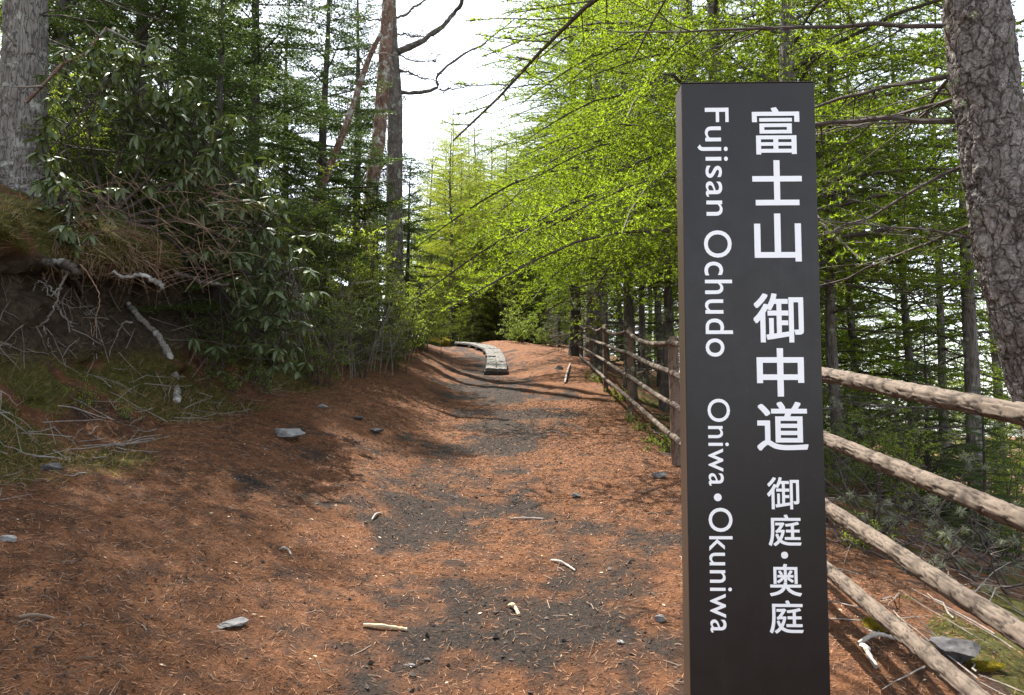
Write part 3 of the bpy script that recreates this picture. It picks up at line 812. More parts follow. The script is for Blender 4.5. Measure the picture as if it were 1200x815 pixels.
def larch_branch(r, L, dens=1.0, nl=0.037, nw=0.0125, k=4):
    wood, leaf = MB(), MB()
    t = np.linspace(0, 1, 9)
    wy, wz = r.uniform(-0.12, 0.12, 2)
    main = np.stack([L * t, L * (wy * np.sin(t * 3.0) + 0.03 * np.cumsum(r.normal(0, 1, 9)) * t), L * (0.10 * np.sin(t * 3.1) - 0.16 * t ** 2 + wz * t * 0.7)], -1)
    tube(wood, main, 0.016 * (L / 2.2) * (1 - 0.85 * t) + 0.0025, 5)
    polys = [(main, 0.25)]
    nt = int(L / 0.085); side = 1
    for i in range(nt):
        f = 0.10 + 0.88 * i / nt + r.uniform(-0.01, 0.01); side = -side
        p = np.array([np.interp(f, t, main[:, k]) for k in range(3)])
        l = (0.36 * L * (1 - f) ** 0.75 + 0.10) * r.uniform(0.55, 1.1)
        a = side * r.uniform(0.75, 1.15)
        d = np.array([math.cos(a), math.sin(a), r.uniform(-0.30, 0.12)])
        q = np.linspace(0, 1, 4)[:, None]
        tw = p + d * l * q + np.array([0.10 * l, 0, 0.08 * l]) * q ** 2 + r.normal(0, 0.012, (4, 3)) * q
        tube(wood, tw, np.linspace(0.005, 0.002, 4), 3, False)
        polys.append((tw, 0.05))
        for j in range(int(l / 0.16)):
            g0 = r.uniform(0.2, 0.85); pp = p + d * l * g0 + np.array([0.10 * l, 0, 0.08 * l]) * g0 ** 2
            a2 = a + (1 if j % 2 else -1) * r.uniform(0.6, 1.1)
            dd = np.array([math.cos(a2), math.sin(a2), r.uniform(-0.45, 0.15)]); l2 = l * r.uniform(0.18, 0.4)
            st = pp + dd * l2 * np.linspace(0, 1, 3)[:, None]
            tube(wood, st, np.array([0.003, 0.0022, 0.0015]), 3, False)
            polys.append((st, 0.0))
    for poly, t0 in polys:
        p, d = sample(poly, 0.036 / max(dens, 0.05), r, t0)
        if len(p) == 0: continue
        p = np.repeat(p, k, 0); d = np.repeat(d, k, 0)
        nd = unit(r.normal(size=p.shape) * 0.8 + d * 0.35 + [0, 0, 0.35])
        needles(leaf, p, nd, nl * r.uniform(0.7, 1.2, len(p)), nw, r)
    return wood.arrays(), leaf.arrays()

def fir_branch(r, L, nl=0.028, nw=0.015, step=0.017):
    wood, leaf = MB(), MB()
    t = np.linspace(0, 1, 7)
    main = np.stack([L * t, L * 0.04 * np.sin(t * 4 + r.uniform(0, 6)), L * (-0.12 * t ** 2 + 0.05 * t ** 4)], -1)
    tube(wood, main, 0.012 * L * (1 - 0.85 * t) + 0.002, 4)
    polys = [main]
    n = int(L / 0.075)
    for i in range(n):
        f = 0.08 + 0.92 * i / n
        p = np.array([np.interp(f, t, main[:, k]) for k in range(3)])
        for side in (-1, 1):
            l = (0.42 * L * (1 - f) ** 0.8 + 0.07) * r.uniform(0.7, 1.1)
            a = side * r.uniform(0.75, 1.0)
            d = np.array([math.cos(a), math.sin(a), r.uniform(-0.22, 0.02)])
            q = np.linspace(0, 1, 3)[:, None]
            tw = p + d * l * q + np.array([0.12 * l, 0, -0.05 * l]) * q ** 2
            polys.append(tw)
            if l > 0.22:
                for j in range(int(l / 0.09)):
                    g0 = r.uniform(0.2, 0.9); a2 = a + (1 if j % 2 else -1) * 0.8
                    dd = np.array([math.cos(a2), math.sin(a2), r.uniform(-0.2, 0.05)])
                    polys.append(p + d * l * g0 + dd * l * 0.3 * np.linspace(0, 1, 2)[:, None])
    for poly in polys:
        p, d = sample(poly, step, r)
        lat = unit(np.cross(d, [0, 0, 1.0])); 
        for sgn in (-1, 1):
            nd = unit(d * 0.55 + lat * sgn + np.stack([0 * d[:, 0], 0 * d[:, 0], r.uniform(-0.1, 0.5, len(p))], -1))
            needles(leaf, p, nd, nl * r.uniform(0.8, 1.2, len(p)), nw, r)
        k = len(p) // 2
        nd = unit(d[:k] * 0.5 + [0, 0, 1.0] + r.normal(0, 0.3, (k, 3)))
        needles(leaf, p[:k], nd, nl, nw, r)
    return wood.arrays(), leaf.arrays()

def trunk_pts(r, H, wob=0.05, n=24):
    t = np.linspace(0, 1, n)
    x = wob * (np.sin(t * 5 + r.uniform(0, 6)) + 0.5 * np.sin(t * 11 + r.uniform(0, 6))) * np.minimum(t * 4, 1)
    y = wob * (np.sin(t * 5 + r.uniform(0, 6)) + 0.5 * np.sin(t * 11 + r.uniform(0, 6))) * np.minimum(t * 4, 1)
    return np.stack([x, y, H * t - 0.35], -1)

def trunk_mesh(P, r0, seed, sides=16, taper=0.97, flare=0.35, amp=0.06, rings=120):
    Pf = bez(P, rings)
    h = (Pf[:, 2] - Pf[0, 2]); H = h[-1]
    rad = r0 * (1 - taper * (h / H) ** 0.9) * (1 + flare * np.exp(-np.maximum(h - 0.3, 0) / 0.22))
    th, hh = np.meshgrid(np.arange(sides) / sides * 8, h * 5)
    d1, d2, idv = cells(th, hh * 0.8, seed, 8)
    bmp = rad[:, None] * amp * ((idv - 0.5) - 1.3 * (1 - sstep(0.0, 0.25, d2 - d1)))
    mb = MB(); tube(mb, Pf, rad, sides, True, bmp)
    return mb

def lichen_clump(mb, p, size, r, n=55):
    d = unit(r.normal(size=(n, 3)) + [0, 0, -0.35])
    needles(mb, p + d * size * r.uniform(0, 0.5, (n, 1)), unit(d + r.normal(0, 0.5, (n, 3))), size * r.uniform(0.4, 0.9, n), size * 0.13, r)

def larch_variant(seed, H=11.0, r0=0.13, low=1.0, nbr=75, Lmax=2.8, dens=1.0, lich=40, dead=12, thin=None):
    r = np.random.default_rng(seed)
    tpl = [larch_branch(r, Lmax * f, dens) for f in (1.0, 0.95, 0.8, 0.75, 0.6, 0.5, 0.35)]
    Ls = np.array([1.0, 0.95, 0.8, 0.75, 0.6, 0.5, 0.35]) * Lmax
    P = trunk_pts(r, H, 0.06)
    tr = trunk_mesh(P, r0, seed)
    wd, lf, li = MB(), MB(), MB()
    az = r.uniform(0, 6.28)
    for i in range(nbr):
        f = (i + r.uniform(0, 0.8)) / nbr
        h = low + (H - 0.40 - low) * f ** 0.9
        az += 2.4 + r.normal(0, 0.4)
        if thin and h > thin and i % 4: continue           # upper boughs left out so sunlight gets through to the path
        want = Lmax * (1 - f) ** 0.75 * r.uniform(0.65, 1.1) + 0.35
        k = int(np.argmin(abs(Ls - want))); sc = want / Ls[k]
        el = R(-6 + 34 * f) + r.normal(0, 0.12)
        Rm = rotm(az, el, r.normal(0, 0.25)) * sc
        base_p = np.array([np.interp(h - 0.35, P[:, 2], P[:, j]) for j in range(3)])
        wd.put(tpl[k][0], Rm, base_p); lf.put(tpl[k][1], Rm, base_p)
    for i in range(dead):                       # bare lower limbs
        h = r.uniform(0.7, low + 2.0); a = r.uniform(0, 6.28); l = r.uniform(0.5, 1.7)
        b0 = np.array([np.interp(h - 0.35, P[:, 2], P[:, j]) for j in range(3)])
        d = np.array([math.cos(a), math.sin(a), r.uniform(-0.35, 0.15)])
        pl = b0 + d * l * np.linspace(0, 1, 6)[:, None] + r.normal(0, 0.03, (6, 3)) * np.linspace(0, 1, 6)[:, None]
        tube(wd, pl, np.linspace(0.014, 0.004, 6), 4, False)
        for j in range(int(l * 6)):
            g0 = r.uniform(0.25, 1); s0 = b0 + d * l * g0; a2 = a + r.choice([-1, 1]) * r.uniform(0.5, 1.2); l2 = r.uniform(0.15, 0.5)
            tube(wd, s0 + np.array([math.cos(a2), math.sin(a2), r.uniform(-0.5, 0.2)]) * l2 * np.linspace(0, 1, 4)[:, None] + r.normal(0, 0.015, (4, 3)), np.linspace(0.005, 0.002, 4), 3, False)
        for j in range(2):
            if lich: lichen_clump(li, b0 + d * l * r.uniform(0.2, 1) + r.normal(0, 0.02, 3), r.uniform(0.035, 0.075), r)
    for i in range(lich):
        h = r.uniform(0.6, min(H * 0.55, 6)); a = r.uniform(0, 6.28)
        b0 = np.array([np.interp(h - 0.35, P[:, 2], P[:, j]) for j in range(3)])
        rr_ = r0 * r.uniform(0.9, 1.0) if i % 2 else r.uniform(0.2, 1.3)
        lichen_clump(li, b0 + np.array([math.cos(a), math.sin(a), 0]) * rr_, r.uniform(0.03, 0.08), r)
    out = {'trunk': tr.mesh('trunk', M['bark_larch'], True), 'branches': wd.mesh('branches', M['branch']), 'crown': lf.mesh('crown', M['needle_larch'])}
    if lich: out['lichen'] = li.mesh('lichen', M['lichen'])
    return out

def fir_variant(seed, H=8.0, r0=0.12, low=0.4, nbr=70, Lmax=1.9):
    r = np.random.default_rng(seed)
    fs = (1.0, 0.8, 0.6, 0.4, 0.25)
    tpl = [fir_branch(r, Lmax * f) for f in fs]; Ls = np.array(fs) * Lmax
    P = trunk_pts(r, H, 0.03)
    tr = trunk_mesh(P, r0, seed)
    wd, lf = MB(), MB(); az = 0
    for i in range(nbr):
        f = (i + r.uniform(0, 0.8)) / nbr; h = low + (H - 0.4 - low) * f
        az += 2.4 + r.normal(0, 0.4); want = Lmax * (1 - f) ** 0.8 * r.uniform(0.7, 1.1) + 0.2
        k = int(np.argmin(abs(Ls - want))); sc = want / Ls[k]
        Rm = rotm(az, R(-10 + 35 * f) + r.normal(0, 0.1), r.normal(0, 0.2)) * sc
        b0 = np.array([np.interp(h - 0.35, P[:, 2], P[:, j]) for j in range(3)])
        wd.put(tpl[k][0], Rm, b0); lf.put(tpl[k][1], Rm, b0)
    return {'trunk': tr.mesh('trunk', M['bark_dark'], True), 'branches': wd.mesh('branches', M['branch']), 'crown': lf.mesh('crown', M['needle_fir'])}

def shrub_variant(seed, H=2.2, stems=7, leafmat='leaf_fresh', ll=0.032, nleaf=2.2, spread=0.5, woodmat='branch', twigs=1.0):
    r = np.random.default_rng(seed)
    wd, lf = MB(), MB()
    for s_ in range(stems):
        a = r.uniform(0, 6.28); lean = r.uniform(0.15, spread)
        h = H * r.uniform(0.65, 1.05)
        t = np.linspace(0, 1, 8)[:, None]
        d = np.array([math.cos(a), math.sin(a), 0])
        st = np.array([r.normal(0, 0.12), r.normal(0, 0.12), -0.15]) + np.array([0, 0, h]) * t + d * h * lean * t ** 1.4 + np.cumsum(r.normal(0, 0.022, (8, 3)), 0) * np.minimum(t * 3, 1)
        tube(wd, st, np.linspace(0.012, 0.003, 8), 4, False)
        polys = []
        for j in range(int(11 * twigs)):
            g0 = r.uniform(0.2, 1); p = np.array([np.interp(g0, t[:, 0], st[:, k]) for k in range(3)])
            a2 = r.uniform(0, 6.28); l = H * r.uniform(0.10, 0.30) * (1.15 - g0 * 0.5)
            dd = unit(np.array([math.cos(a2), math.sin(a2), r.uniform(-0.1, 0.8)]) + d * 0.4)
            tw = p + dd * l * np.linspace(0, 1, 5)[:, None] + np.cumsum(r.normal(0, 0.012, (5, 3)), 0)
            tube(wd, tw, np.linspace(0.005, 0.0018, 5), 3, False)
            polys.append(tw)
            for m_ in range(3):
                g1 = r.uniform(0.3, 1); pp = p + dd * l * g1; a3 = a2 + r.normal(0, 1.0); l3 = l * r.uniform(0.25, 0.5)
                sub = pp + np.array([math.cos(a3), math.sin(a3), r.uniform(-0.3, 0.6)]) * l3 * np.linspace(0, 1, 3)[:, None]
                tube(wd, sub, np.array([0.0025, 0.002, 0.0012]), 3, False); polys.append(sub)
        for tw in polys:
            if nleaf <= 0: continue
            p, dd = sample(tw, ll / nleaf, r, 0.15)
            nd = unit(dd * 0.5 + r.normal(0, 0.8, dd.shape) + [0, 0, 0.15])
            up = unit(np.stack([r.normal(0, 0.5, len(p)), r.normal(0, 0.5, len(p)), np.ones(len(p))], -1))
            leaves(lf, p, nd, up, ll * r.uniform(0.6, 1.25, len(p)), ll * 0.55)
    out = {'stems': wd.mesh('stems', M[woodmat])}
    if nleaf > 0: out['foliage'] = lf.mesh('foliage', M[leafmat])
    return out

def place(name, parts, label, cat, x, y, rz=0.0, sc=1.0, group=None, z=None, tilt=(0, 0), swap=None):
    e = link(name, None, None, (x, y, (gz(x, y) if z is None else z)))
    e.rotation_euler = (tilt[0], tilt[1], rz); e.scale = (sc, sc, sc); e.empty_display_size = 0.3
    tag(e, label, cat, group)
    for nm, me in parts.items():
        o = link(nm, me, e)
        if swap and nm in swap:
            o.material_slots[0].link = 'OBJECT'; o.material_slots[0].material = M[swap[nm]]
    return e

# ------------------------------------------------------------------ larches
LA = larch_variant(11, 12.0, 0.135, 1.9, 84, 3.0, 0.95, 40, 14)
LB = larch_variant(12, 10.5, 0.11, 1.0, 84, 2.6, 1.0, 36, 12)
LC = larch_variant(13, 13.0, 0.16, 3.0, 84, 3.3, 0.95, 36, 14)
LD = larch_variant(14, 8.0, 0.07, 0.5, 70, 2.0, 0.95, 44, 14)
LE = larch_variant(15, 10.5, 0.095, 3.4, 58, 2.1, 0.95, 40, 30)
LF = larch_variant(16, 12.5, 0.14, 2.5, 84, 3.2, 1.0, 36, 14, 5.6)
NL = [LA, LB, LC, LD, LE, LF]
def larch(px, y, v, label, rz, sc=1.0, group=None, dx=0.0, tilt=(0, 0), swap=None):
    return place('larch_tree', NL[v], label, 'tree', xat(px, y) + dx, y, rz, sc, group, None, tilt, swap)
larch(931, 7.6, 5, 'larch whose trunk rises directly behind the top of the sign', 2.2, 0.95)
larch(1137, 8.0, 4, 'pale lichened larch trunk just left of the thick foreground trunk', 0.6, 1.0)
larch(1106, 10.0, 4, 'dark slender larch trunk second to the left of the thick foreground trunk', 4.0, 0.8)
larch(1062, 11.0, 3, 'thin larch midway between the sign and the thick foreground trunk', 1.0, 1.2)
larch(1003, 12.0, 3, 'thin larch trunk seen just right of the sign', 3.0, 1.25)
larch(983, 9.0, 4, 'lichen hung thin larch touching the right edge of the sign', 5.0, 0.9)
larch(778, 12.6, 4, 'larch behind the fence just left of the sign', 2.0, 1.05)
larch(757, 15.6, 4, 'larch behind the fence, second trunk left of the sign', 5.2, 0.9)
larch(738, 13.4, 5, 'larch behind the fence, third trunk left of the sign', 0.3, 0.88)
larch(674, 22.4, 2, 'thick dark larch trunk at the far end of the fence', 1.2, 1.25, swap={'trunk': 'bark_dark'})
larch(711, 19.0, 4, 'slim larch right of the thick dark trunk at the fence end', 4.4, 1.0)
larch(850, 8.6, 5, 'larch hidden behind the sign with boughs reaching over the path', 0.9, 1.0)
larch(905, 11.2, 5, 'larch hidden behind the sign and the lichened thin one', 3.9, 1.05)
larch(815, 10.6, 5, 'larch behind the left edge of the sign', 5.6, 1.15)
larch(703, 17.2, 5, 'larch standing just behind the fence with boughs spreading into the sky gap', 1.7, 1.1)
larch(692, 24.5, 2, 'tall larch behind the thick dark trunk at the fence end', 2.9, 1.35)
larch(702, 20.5, 0, 'tall leafy larch right of the thick dark trunk at the fence end', 0.2, 1.3)
deep = 'larch in the wood down the slope beyond the fence'
g = np.random.default_rng(5)
spots = [(960, 17, 1), (890, 14.5, 3), (860, 19, 0), (820, 22, 2), (1090, 18, 1), (930, 24, 0),
         (790, 27, 1), (760, 30, 4), (730, 26, 4), (880, 31, 2), (840, 36, 0), (700, 33, 1), (950, 38, 2), (770, 42, 0), (1215, 9.5, 3), (1165, 19, 0), (1050, 26, 0), (1200, 22, 1), (1000, 27, 1), (1080, 13.5, 3), (945, 13, 3), (1015, 18, 3),
         (870, 25, 1), (905, 20, 1), (990, 25, 3), (920, 34, 1), (800, 33, 0), (725, 37, 1), (750, 22, 4), (775, 19, 4), (1260, 22, 2), (1350, 17, 0)]
for i, (px, y, v) in enumerate(sp for sp in spots if sp not in ((1215, 9.5, 3), (1200, 22, 1), (1080, 13.5, 3), (1015, 18, 3), (1090, 18, 1))):
    larch(px, y, v, deep, g.uniform(0, 6.28), g.uniform(0.85, 1.2), 'larches in the wood beyond the fence')
far = 'pale yellow green larch beyond the crest of the path'
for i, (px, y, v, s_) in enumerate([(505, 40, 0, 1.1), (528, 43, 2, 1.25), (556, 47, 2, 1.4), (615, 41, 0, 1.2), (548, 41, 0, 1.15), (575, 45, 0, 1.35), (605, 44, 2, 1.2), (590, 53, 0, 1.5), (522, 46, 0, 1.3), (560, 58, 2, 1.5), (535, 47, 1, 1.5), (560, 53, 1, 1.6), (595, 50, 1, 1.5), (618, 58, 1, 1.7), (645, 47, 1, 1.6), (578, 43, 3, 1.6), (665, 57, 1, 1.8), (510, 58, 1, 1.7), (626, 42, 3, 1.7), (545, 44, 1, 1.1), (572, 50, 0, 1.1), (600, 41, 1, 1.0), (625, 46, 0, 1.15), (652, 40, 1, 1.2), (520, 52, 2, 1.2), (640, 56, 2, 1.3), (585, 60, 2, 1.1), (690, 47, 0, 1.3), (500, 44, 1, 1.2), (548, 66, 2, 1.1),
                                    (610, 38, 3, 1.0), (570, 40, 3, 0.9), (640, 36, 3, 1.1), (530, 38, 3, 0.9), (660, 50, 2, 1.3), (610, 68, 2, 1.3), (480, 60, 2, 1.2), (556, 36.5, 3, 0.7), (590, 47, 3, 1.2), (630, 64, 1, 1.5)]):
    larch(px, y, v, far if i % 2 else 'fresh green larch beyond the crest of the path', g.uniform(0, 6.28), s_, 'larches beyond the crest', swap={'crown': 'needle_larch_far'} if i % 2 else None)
for px, y, lb in [(592, 37.5, 'dark trunk beyond the crest just above the round bush'), (528, 36, 'dark trunk beyond the crest, leftmost in the gap over the boardwalk'), (538, 39, 'dark trunk beyond the crest, second from the left over the boardwalk'), (557, 42, 'dark trunk beyond the crest where the boardwalk vanishes')]:
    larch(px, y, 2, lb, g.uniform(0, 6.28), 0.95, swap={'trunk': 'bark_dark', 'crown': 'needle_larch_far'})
for i, (x, y, v, s_) in enumerate([(-9.5, 15, 2, 1.0), (-11, 28, 2, 1.0), (-13, 20, 1, 1.1), (-8, 38, 2, 1.0), (-12.5, 12, 0, 1.0)]):
    larch(0, y, v, 'larch in the wood up the slope behind the dark firs', g.uniform(0, 6.28), s_, 'larches up the slope', dx=x - xat(0, y))

# ------------------------------------------------------------------ firs
FA = fir_variant(21, 8.5, 0.13, 0.6, 62, 2.1)
FB = fir_variant(22, 6.0, 0.10, 0.3, 54, 1.6)
def fir(px, y, v, label, rz, sc=1.0, group=None):
    return place('fir_tree', (FA, FB)[v], label, 'tree', xat(px, y), y, rz, sc, group)
fir(150, 10.6, 0, 'dark fir behind the rhododendron beside the big grey trunk', 0.4, 1.05)
fir(292, 13.2, 0, 'tall dark fir above the rhododendron', 2.0, 1.15)
fir(375, 16.5, 0, 'tall dark fir left of the broken reddish trunk', 4.0, 1.15)
fir(478, 24.0, 1, 'dark pyramidal fir right of the tall twin trunks', 1.0, 1.15)
fir(440, 18.0, 1, 'small dark fir among the pale green shrubs at the foot of the twin trunks', 3.0, 0.75)
fir(622, 36.0, 1, 'dark fir with flat tiers behind the round bush', 1.5, 0.95)
fir(655, 30.0, 1, 'small fir at the left of the thick dark trunk', 2.6, 0.6)
fir(602, 40.0, 0, 'tall dark fir far behind the round bush', 0.5, 1.1)
fir(638, 43.0, 0, 'dark fir far beyond the lower glossy bush', 3.5, 1.3)
fir(414, 26.0, 0, 'tall dark fir left of the twin trunks against the sky', 5.5, 1.6)
fir(60, 15.5, 0, 'dark fir behind the big grey trunk', 5.1, 1.2)
fir(250, 9.6, 1, 'low dark fir boughs just behind the rhododendron', 2.2, 0.9)
fir(100, 21.0, 0, 'fir deep in the wood up the slope', 0.6, 1.2, 'firs up the slope')
fir(200, 13.5, 0, 'tall dark fir between the big grey trunk and the rhododendron', 0.6, 1.1)
fir(230, 18.5, 0, 'fir deep in the wood up the slope', 3.6, 1.2, 'firs up the slope')
fir(330, 24.0, 0, 'fir deep in the wood up the slope', 1.6, 1.2, 'firs up the slope')
fir(735, 24.0, 1, 'small dark fir behind the fence between the larch trunks', 0.8, 0.9)
fir(1150, 6.4, 1, 'small grey green fir sapling below the rails at the right', 0.2, 0.28)
fir(1085, 8.4, 1, 'fir sapling in the shade behind the middle rails', 1.2, 0.42)

# ------------------------------------------------------------------ the thick trunk in front at the right
def big_trunk():
    e = link('larch_tree', None, None, (2.72, 3.2, gz(2.72, 3.2)))
    tag(e, 'thick rough barked trunk leaning into the frame behind the top rail', 'tree')
    o0 = np.array(e.location)
    ctrl = np.array([(2.75, 3.2, o0[2] - 0.2), (2.66, 3.2, o0[2] + 0.35), (2.50, 3.2, 1.05), (2.335, 3.2, 1.55), (2.22, 3.2, 1.99), (2.15, 3.2, 2.39), (2.11, 3.2, 2.8), (2.08, 3.2, 3.26), (2.05, 3.22, 4.2), (2.05, 3.3, 6.0), (2.0, 3.35, 8.5), (1.98, 3.4, 11.0)])
    P = bez(ctrl, 1200)
    lowp, highp = P[P[:, 2] < 3.7], P[P[:, 2] >= 3.7][::20]
    P = np.concatenate([lowp, highp])
    rad = np.interp(P[:, 2], [0, 0.8, 1.5, 2.4, 3.3, 6, 11], [0.235, 0.175, 0.148, 0.134, 0.128, 0.10, 0.02])
    sides = 130
    L = np.concatenate([[0], np.cumsum(np.linalg.norm(np.diff(P, axis=0), axis=1))])
    TH, LL = np.meshgrid(np.arange(sides) / sides * 0.9, L)          # metres round and along
    wx = fbm(TH * 14, LL * 9, 301, 4) * 0.05; wy_ = fbm(TH * 12 + 5, LL * 10, 302, 4) * 0.09
    d1, d2, idv = cells((TH + wx) * 26, (LL + wy_) * 13, 300)
    e1, e2, id2 = cells((TH + wx) * 60, (LL + wy_) * 34, 305)
    gate = sstep(-0.25, 0.2, fbm(TH * 9, LL * 6, 308, 3))
    cr = (1 - sstep(0.0, 0.34, d2 - d1)) * (0.25 + 0.75 * gate); cr2 = (1 - sstep(0.0, 0.3, e2 - e1)) * (1 - 0.5 * gate)
    fr = fbm(TH * 40, LL * 26, 306, 5)
    bmp = 0.0075 * (idv - 0.4) - 0.008 * cr + 0.004 * (id2 - 0.5) - 0.003 * cr2 + 0.008 * fr + 0.014 * fbm(TH * 6, LL * 4, 309, 3)
    mb = MB(); tube(mb, P - o0, rad, sides, True, bmp)
    m, n, l, b = mat_new('bark_big')
    f1 = noise_tex(n, l, 22, 9, 0.72, stretch=(1, 1, 0.5)); f2 = noise_tex(n, l, 3.2, 6, 0.6); f3 = noise_tex(n, l, 150, 5, 0.75)
    tc = n.new("ShaderNodeTexCoord"); nz = n.new("ShaderNodeTexNoise"); nz.inputs["Scale"].default_value = 11; nz.inputs["Detail"].default_value = 5
    l.new(tc.outputs["Object"], nz.inputs["Vector"])
    sc = n.new("ShaderNodeVectorMath"); sc.operation = 'SCALE'; sc.inputs["Scale"].default_value = 0.11; l.new(nz.outputs["Color"], sc.inputs[0])
    wv = n.new("ShaderNodeVectorMath"); wv.operation = 'ADD'; l.new(tc.outputs["Object"], wv.inputs[0]); l.new(sc.outputs[0], wv.inputs[1])
    mp = n.new("ShaderNodeMapping"); mp.inputs["Scale"].default_value = (1, 1, 0.42); l.new(wv.outputs[0], mp.inputs["Vector"])
    hs = []
    for vs, wd_ in ((21, 0.10), (58, 0.2)):
        vo = n.new("ShaderNodeTexVoronoi"); vo.feature = 'DISTANCE_TO_EDGE'; vo.inputs["Scale"].default_value = vs; l.new(mp.outputs[0], vo.inputs["Vector"])
        mr = n.new("ShaderNodeMapRange"); mr.inputs[1].default_value = 0.0; mr.inputs[2].default_value = wd_; l.new(vo.outputs["Distance"], mr.inputs[0]); hs.append(mr.outputs[0])
    vc = n.new("ShaderNodeTexVoronoi"); vc.inputs["Scale"].default_value = 21; l.new(mp.outputs[0], vc.inputs["Vector"])
    col = ramp(n, l, f1, [(0.30, (0.115, 0.098, 0.088)), (0.5, (0.26, 0.235, 0.215)), (0.70, (0.48, 0.445, 0.415))])
    col = mixc(n, l, 0.35, col, ramp(n, l, vc.outputs["Color"], [(0.2, (0.13, 0.105, 0.09)), (0.8, (0.42, 0.375, 0.34))]))
    col = mixc(n, l, ramp(n, l, f2, [(0.5, (0, 0, 0)), (0.7, (0.45, 0.45, 0.45))]), col, (0.21, 0.135, 0.10))
    crk = n.new("ShaderNodeMath"); crk.operation = 'MULTIPLY_ADD'; l.new(hs[1], crk.inputs[0]); crk.inputs[1].default_value = 0.35
    h0 = n.new("ShaderNodeMath"); h0.operation = 'MULTIPLY'; l.new(hs[0], h0.inputs[0]); h0.inputs[1].default_value = 0.65; l.new(h0.outputs[0], crk.inputs[2])
    col = mixc(n, l, crk.outputs[0], (0.045, 0.034, 0.029), col)
    at_ = n.new("ShaderNodeAttribute"); at_.attribute_name = "crack"
    col = mixc(n, l, at_.outputs["Fac"], col, (0.035, 0.026, 0.022))
    l.new(col, b.inputs["Base Color"]); b.inputs["Roughness"].default_value = 0.9; b.inputs["Specular IOR Level"].default_value = 0.2
    hh = n.new("ShaderNodeMath"); hh.operation = 'MULTIPLY_ADD'; l.new(f3, hh.inputs[0]); hh.inputs[1].default_value = 0.5; l.new(crk.outputs[0], hh.inputs[2])
    h2 = n.new("ShaderNodeMath"); h2.operation = 'ADD'; l.new(hh.outputs[0], h2.inputs[0]); l.new(f1, h2.inputs[1])
    bumpn(n, l, h2.outputs[0], 0.9, 0.012, b)
    t = mb.build('trunk', m, e, True)
    a = t.data.attributes.new("crack", 'FLOAT', 'POINT')
    a.data.foreach_set("value", np.concatenate([np.clip(cr * 0.75 * sstep(-0.3, 0.3, -fr) + cr2 * 0.25, 0, 0.9).ravel(), [0, 0]]).astype(np.float32))
    r = np.random.default_rng(77)
    wd, lf, li = MB(), MB(), MB()
    # bare limbs reaching left, seen between the sign and the trunk
    for k, (z0, az, el, ln, r0) in enumerate([(2.75, 2.35, 0.28, 1.5, 0.016), (3.0, 2.3, 0.05, 1.4, 0.012), (2.62, 2.2, -0.25, 1.2, 0.010), (3.2, 2.75, 0.1, 1.6, 0.012),
                                              (2.35, 1.9, -0.1, 1.3, 0.009), (2.9, 1.7, 0.2, 1.5, 0.012), (2.2, 2.5, 0.25, 0.9, 0.008), (3.1, 1.3, 0.1, 1.8, 0.013)]):
        p0 = np.array([np.interp(z0, P[:, 2], P[:, j]) for j in range(3)]) - o0
        d = np.array([math.cos(az) * math.cos(el), math.sin(az) * math.cos(el), math.sin(el)])
        tt = np.linspace(0, 1, 12)[:, None]
        pl = p0 + d * ln * tt + np.cumsum(r.normal(0, 0.012, (12, 3)), 0) * np.minimum(tt * 3, 1)
        tube(wd, pl, np.linspace(r0, r0 * 0.3, 12), 6, False)
        for j in range(12):
            g0 = r.uniform(0.15, 1); s0 = np.array([np.interp(g0, tt[:, 0], pl[:, q]) for q in range(3)])
            a2 = az + r.choice([-1, 1]) * r.uniform(0.4, 1.2); l2 = ln * r.uniform(0.15, 0.4)
            sb = s0 + np.array([math.cos(a2), math.sin(a2), r.uniform(-0.35, 0.35)]) * l2 * np.linspace(0, 1, 5)[:, None] + np.cumsum(r.normal(0, 0.008, (5, 3)), 0)
            tube(wd, sb, np.linspace(r0 * 0.4, 0.0018, 5), 4, False)
            p, dd = sample(sb, 0.03, r, 0.1)
            p = np.repeat(p[::2], 4, 0); nd = unit(r.normal(size=p.shape) + [0, 0, 0.3])
            needles(lf, p, nd, 0.02, 0.003, r)
        for j in range(3):
            g0 = r.uniform(0.1, 0.9); s0 = np.array([np.interp(g0, tt[:, 0], pl[:, q]) for q in range(3)])
            lichen_clump(li, s0, r.uniform(0.015, 0.032), r, 90)
    # leafy boughs high up, over the path and over the frame
    tpl = [larch_branch(r, L0, 1.1, 0.03, 0.008) for L0 in (2.6, 2.2, 1.8)]
    for k in range(13):
        z0 = 3.75 + k * 0.5 if k > 5 else 3.75 + k * 0.25; az = 2.4 * k + r.normal(0, 0.3) if k > 5 else [2.5, 1.9, 2.9, 2.15, 1.2, 2.3][k]
        p0 = np.array([np.interp(z0, P[:, 2], P[:, j]) for j in range(3)]) - o0
        sc_ = 1.1 * (1 - k / 16) + 0.15
        Rm = rotm(az, R(8 + k * 0.6) + r.normal(0, 0.06), r.normal(0, 0.2)) * sc_
        q = tpl[k % 3]; wd.put(q[0], Rm, p0); lf.put(q[1], Rm, p0)
    for k in range(26):
        z0 = r.uniform(1.5, 3.4); a = r.uniform(2.2, 5.2)
        p0 = np.array([np.interp(z0, P[:, 2], P[:, j]) for j in range(3)]) - o0
        lichen_clump(li, p0 + np.array([math.cos(a), math.sin(a), 0]) * 0.145, r.uniform(0.012, 0.03), r, 70)
    wd.build('branches', M['branch'], e); lf.build('crown', M['needle_larch'], e); li.build('lichen', M['lichen'], e)
big_trunk()

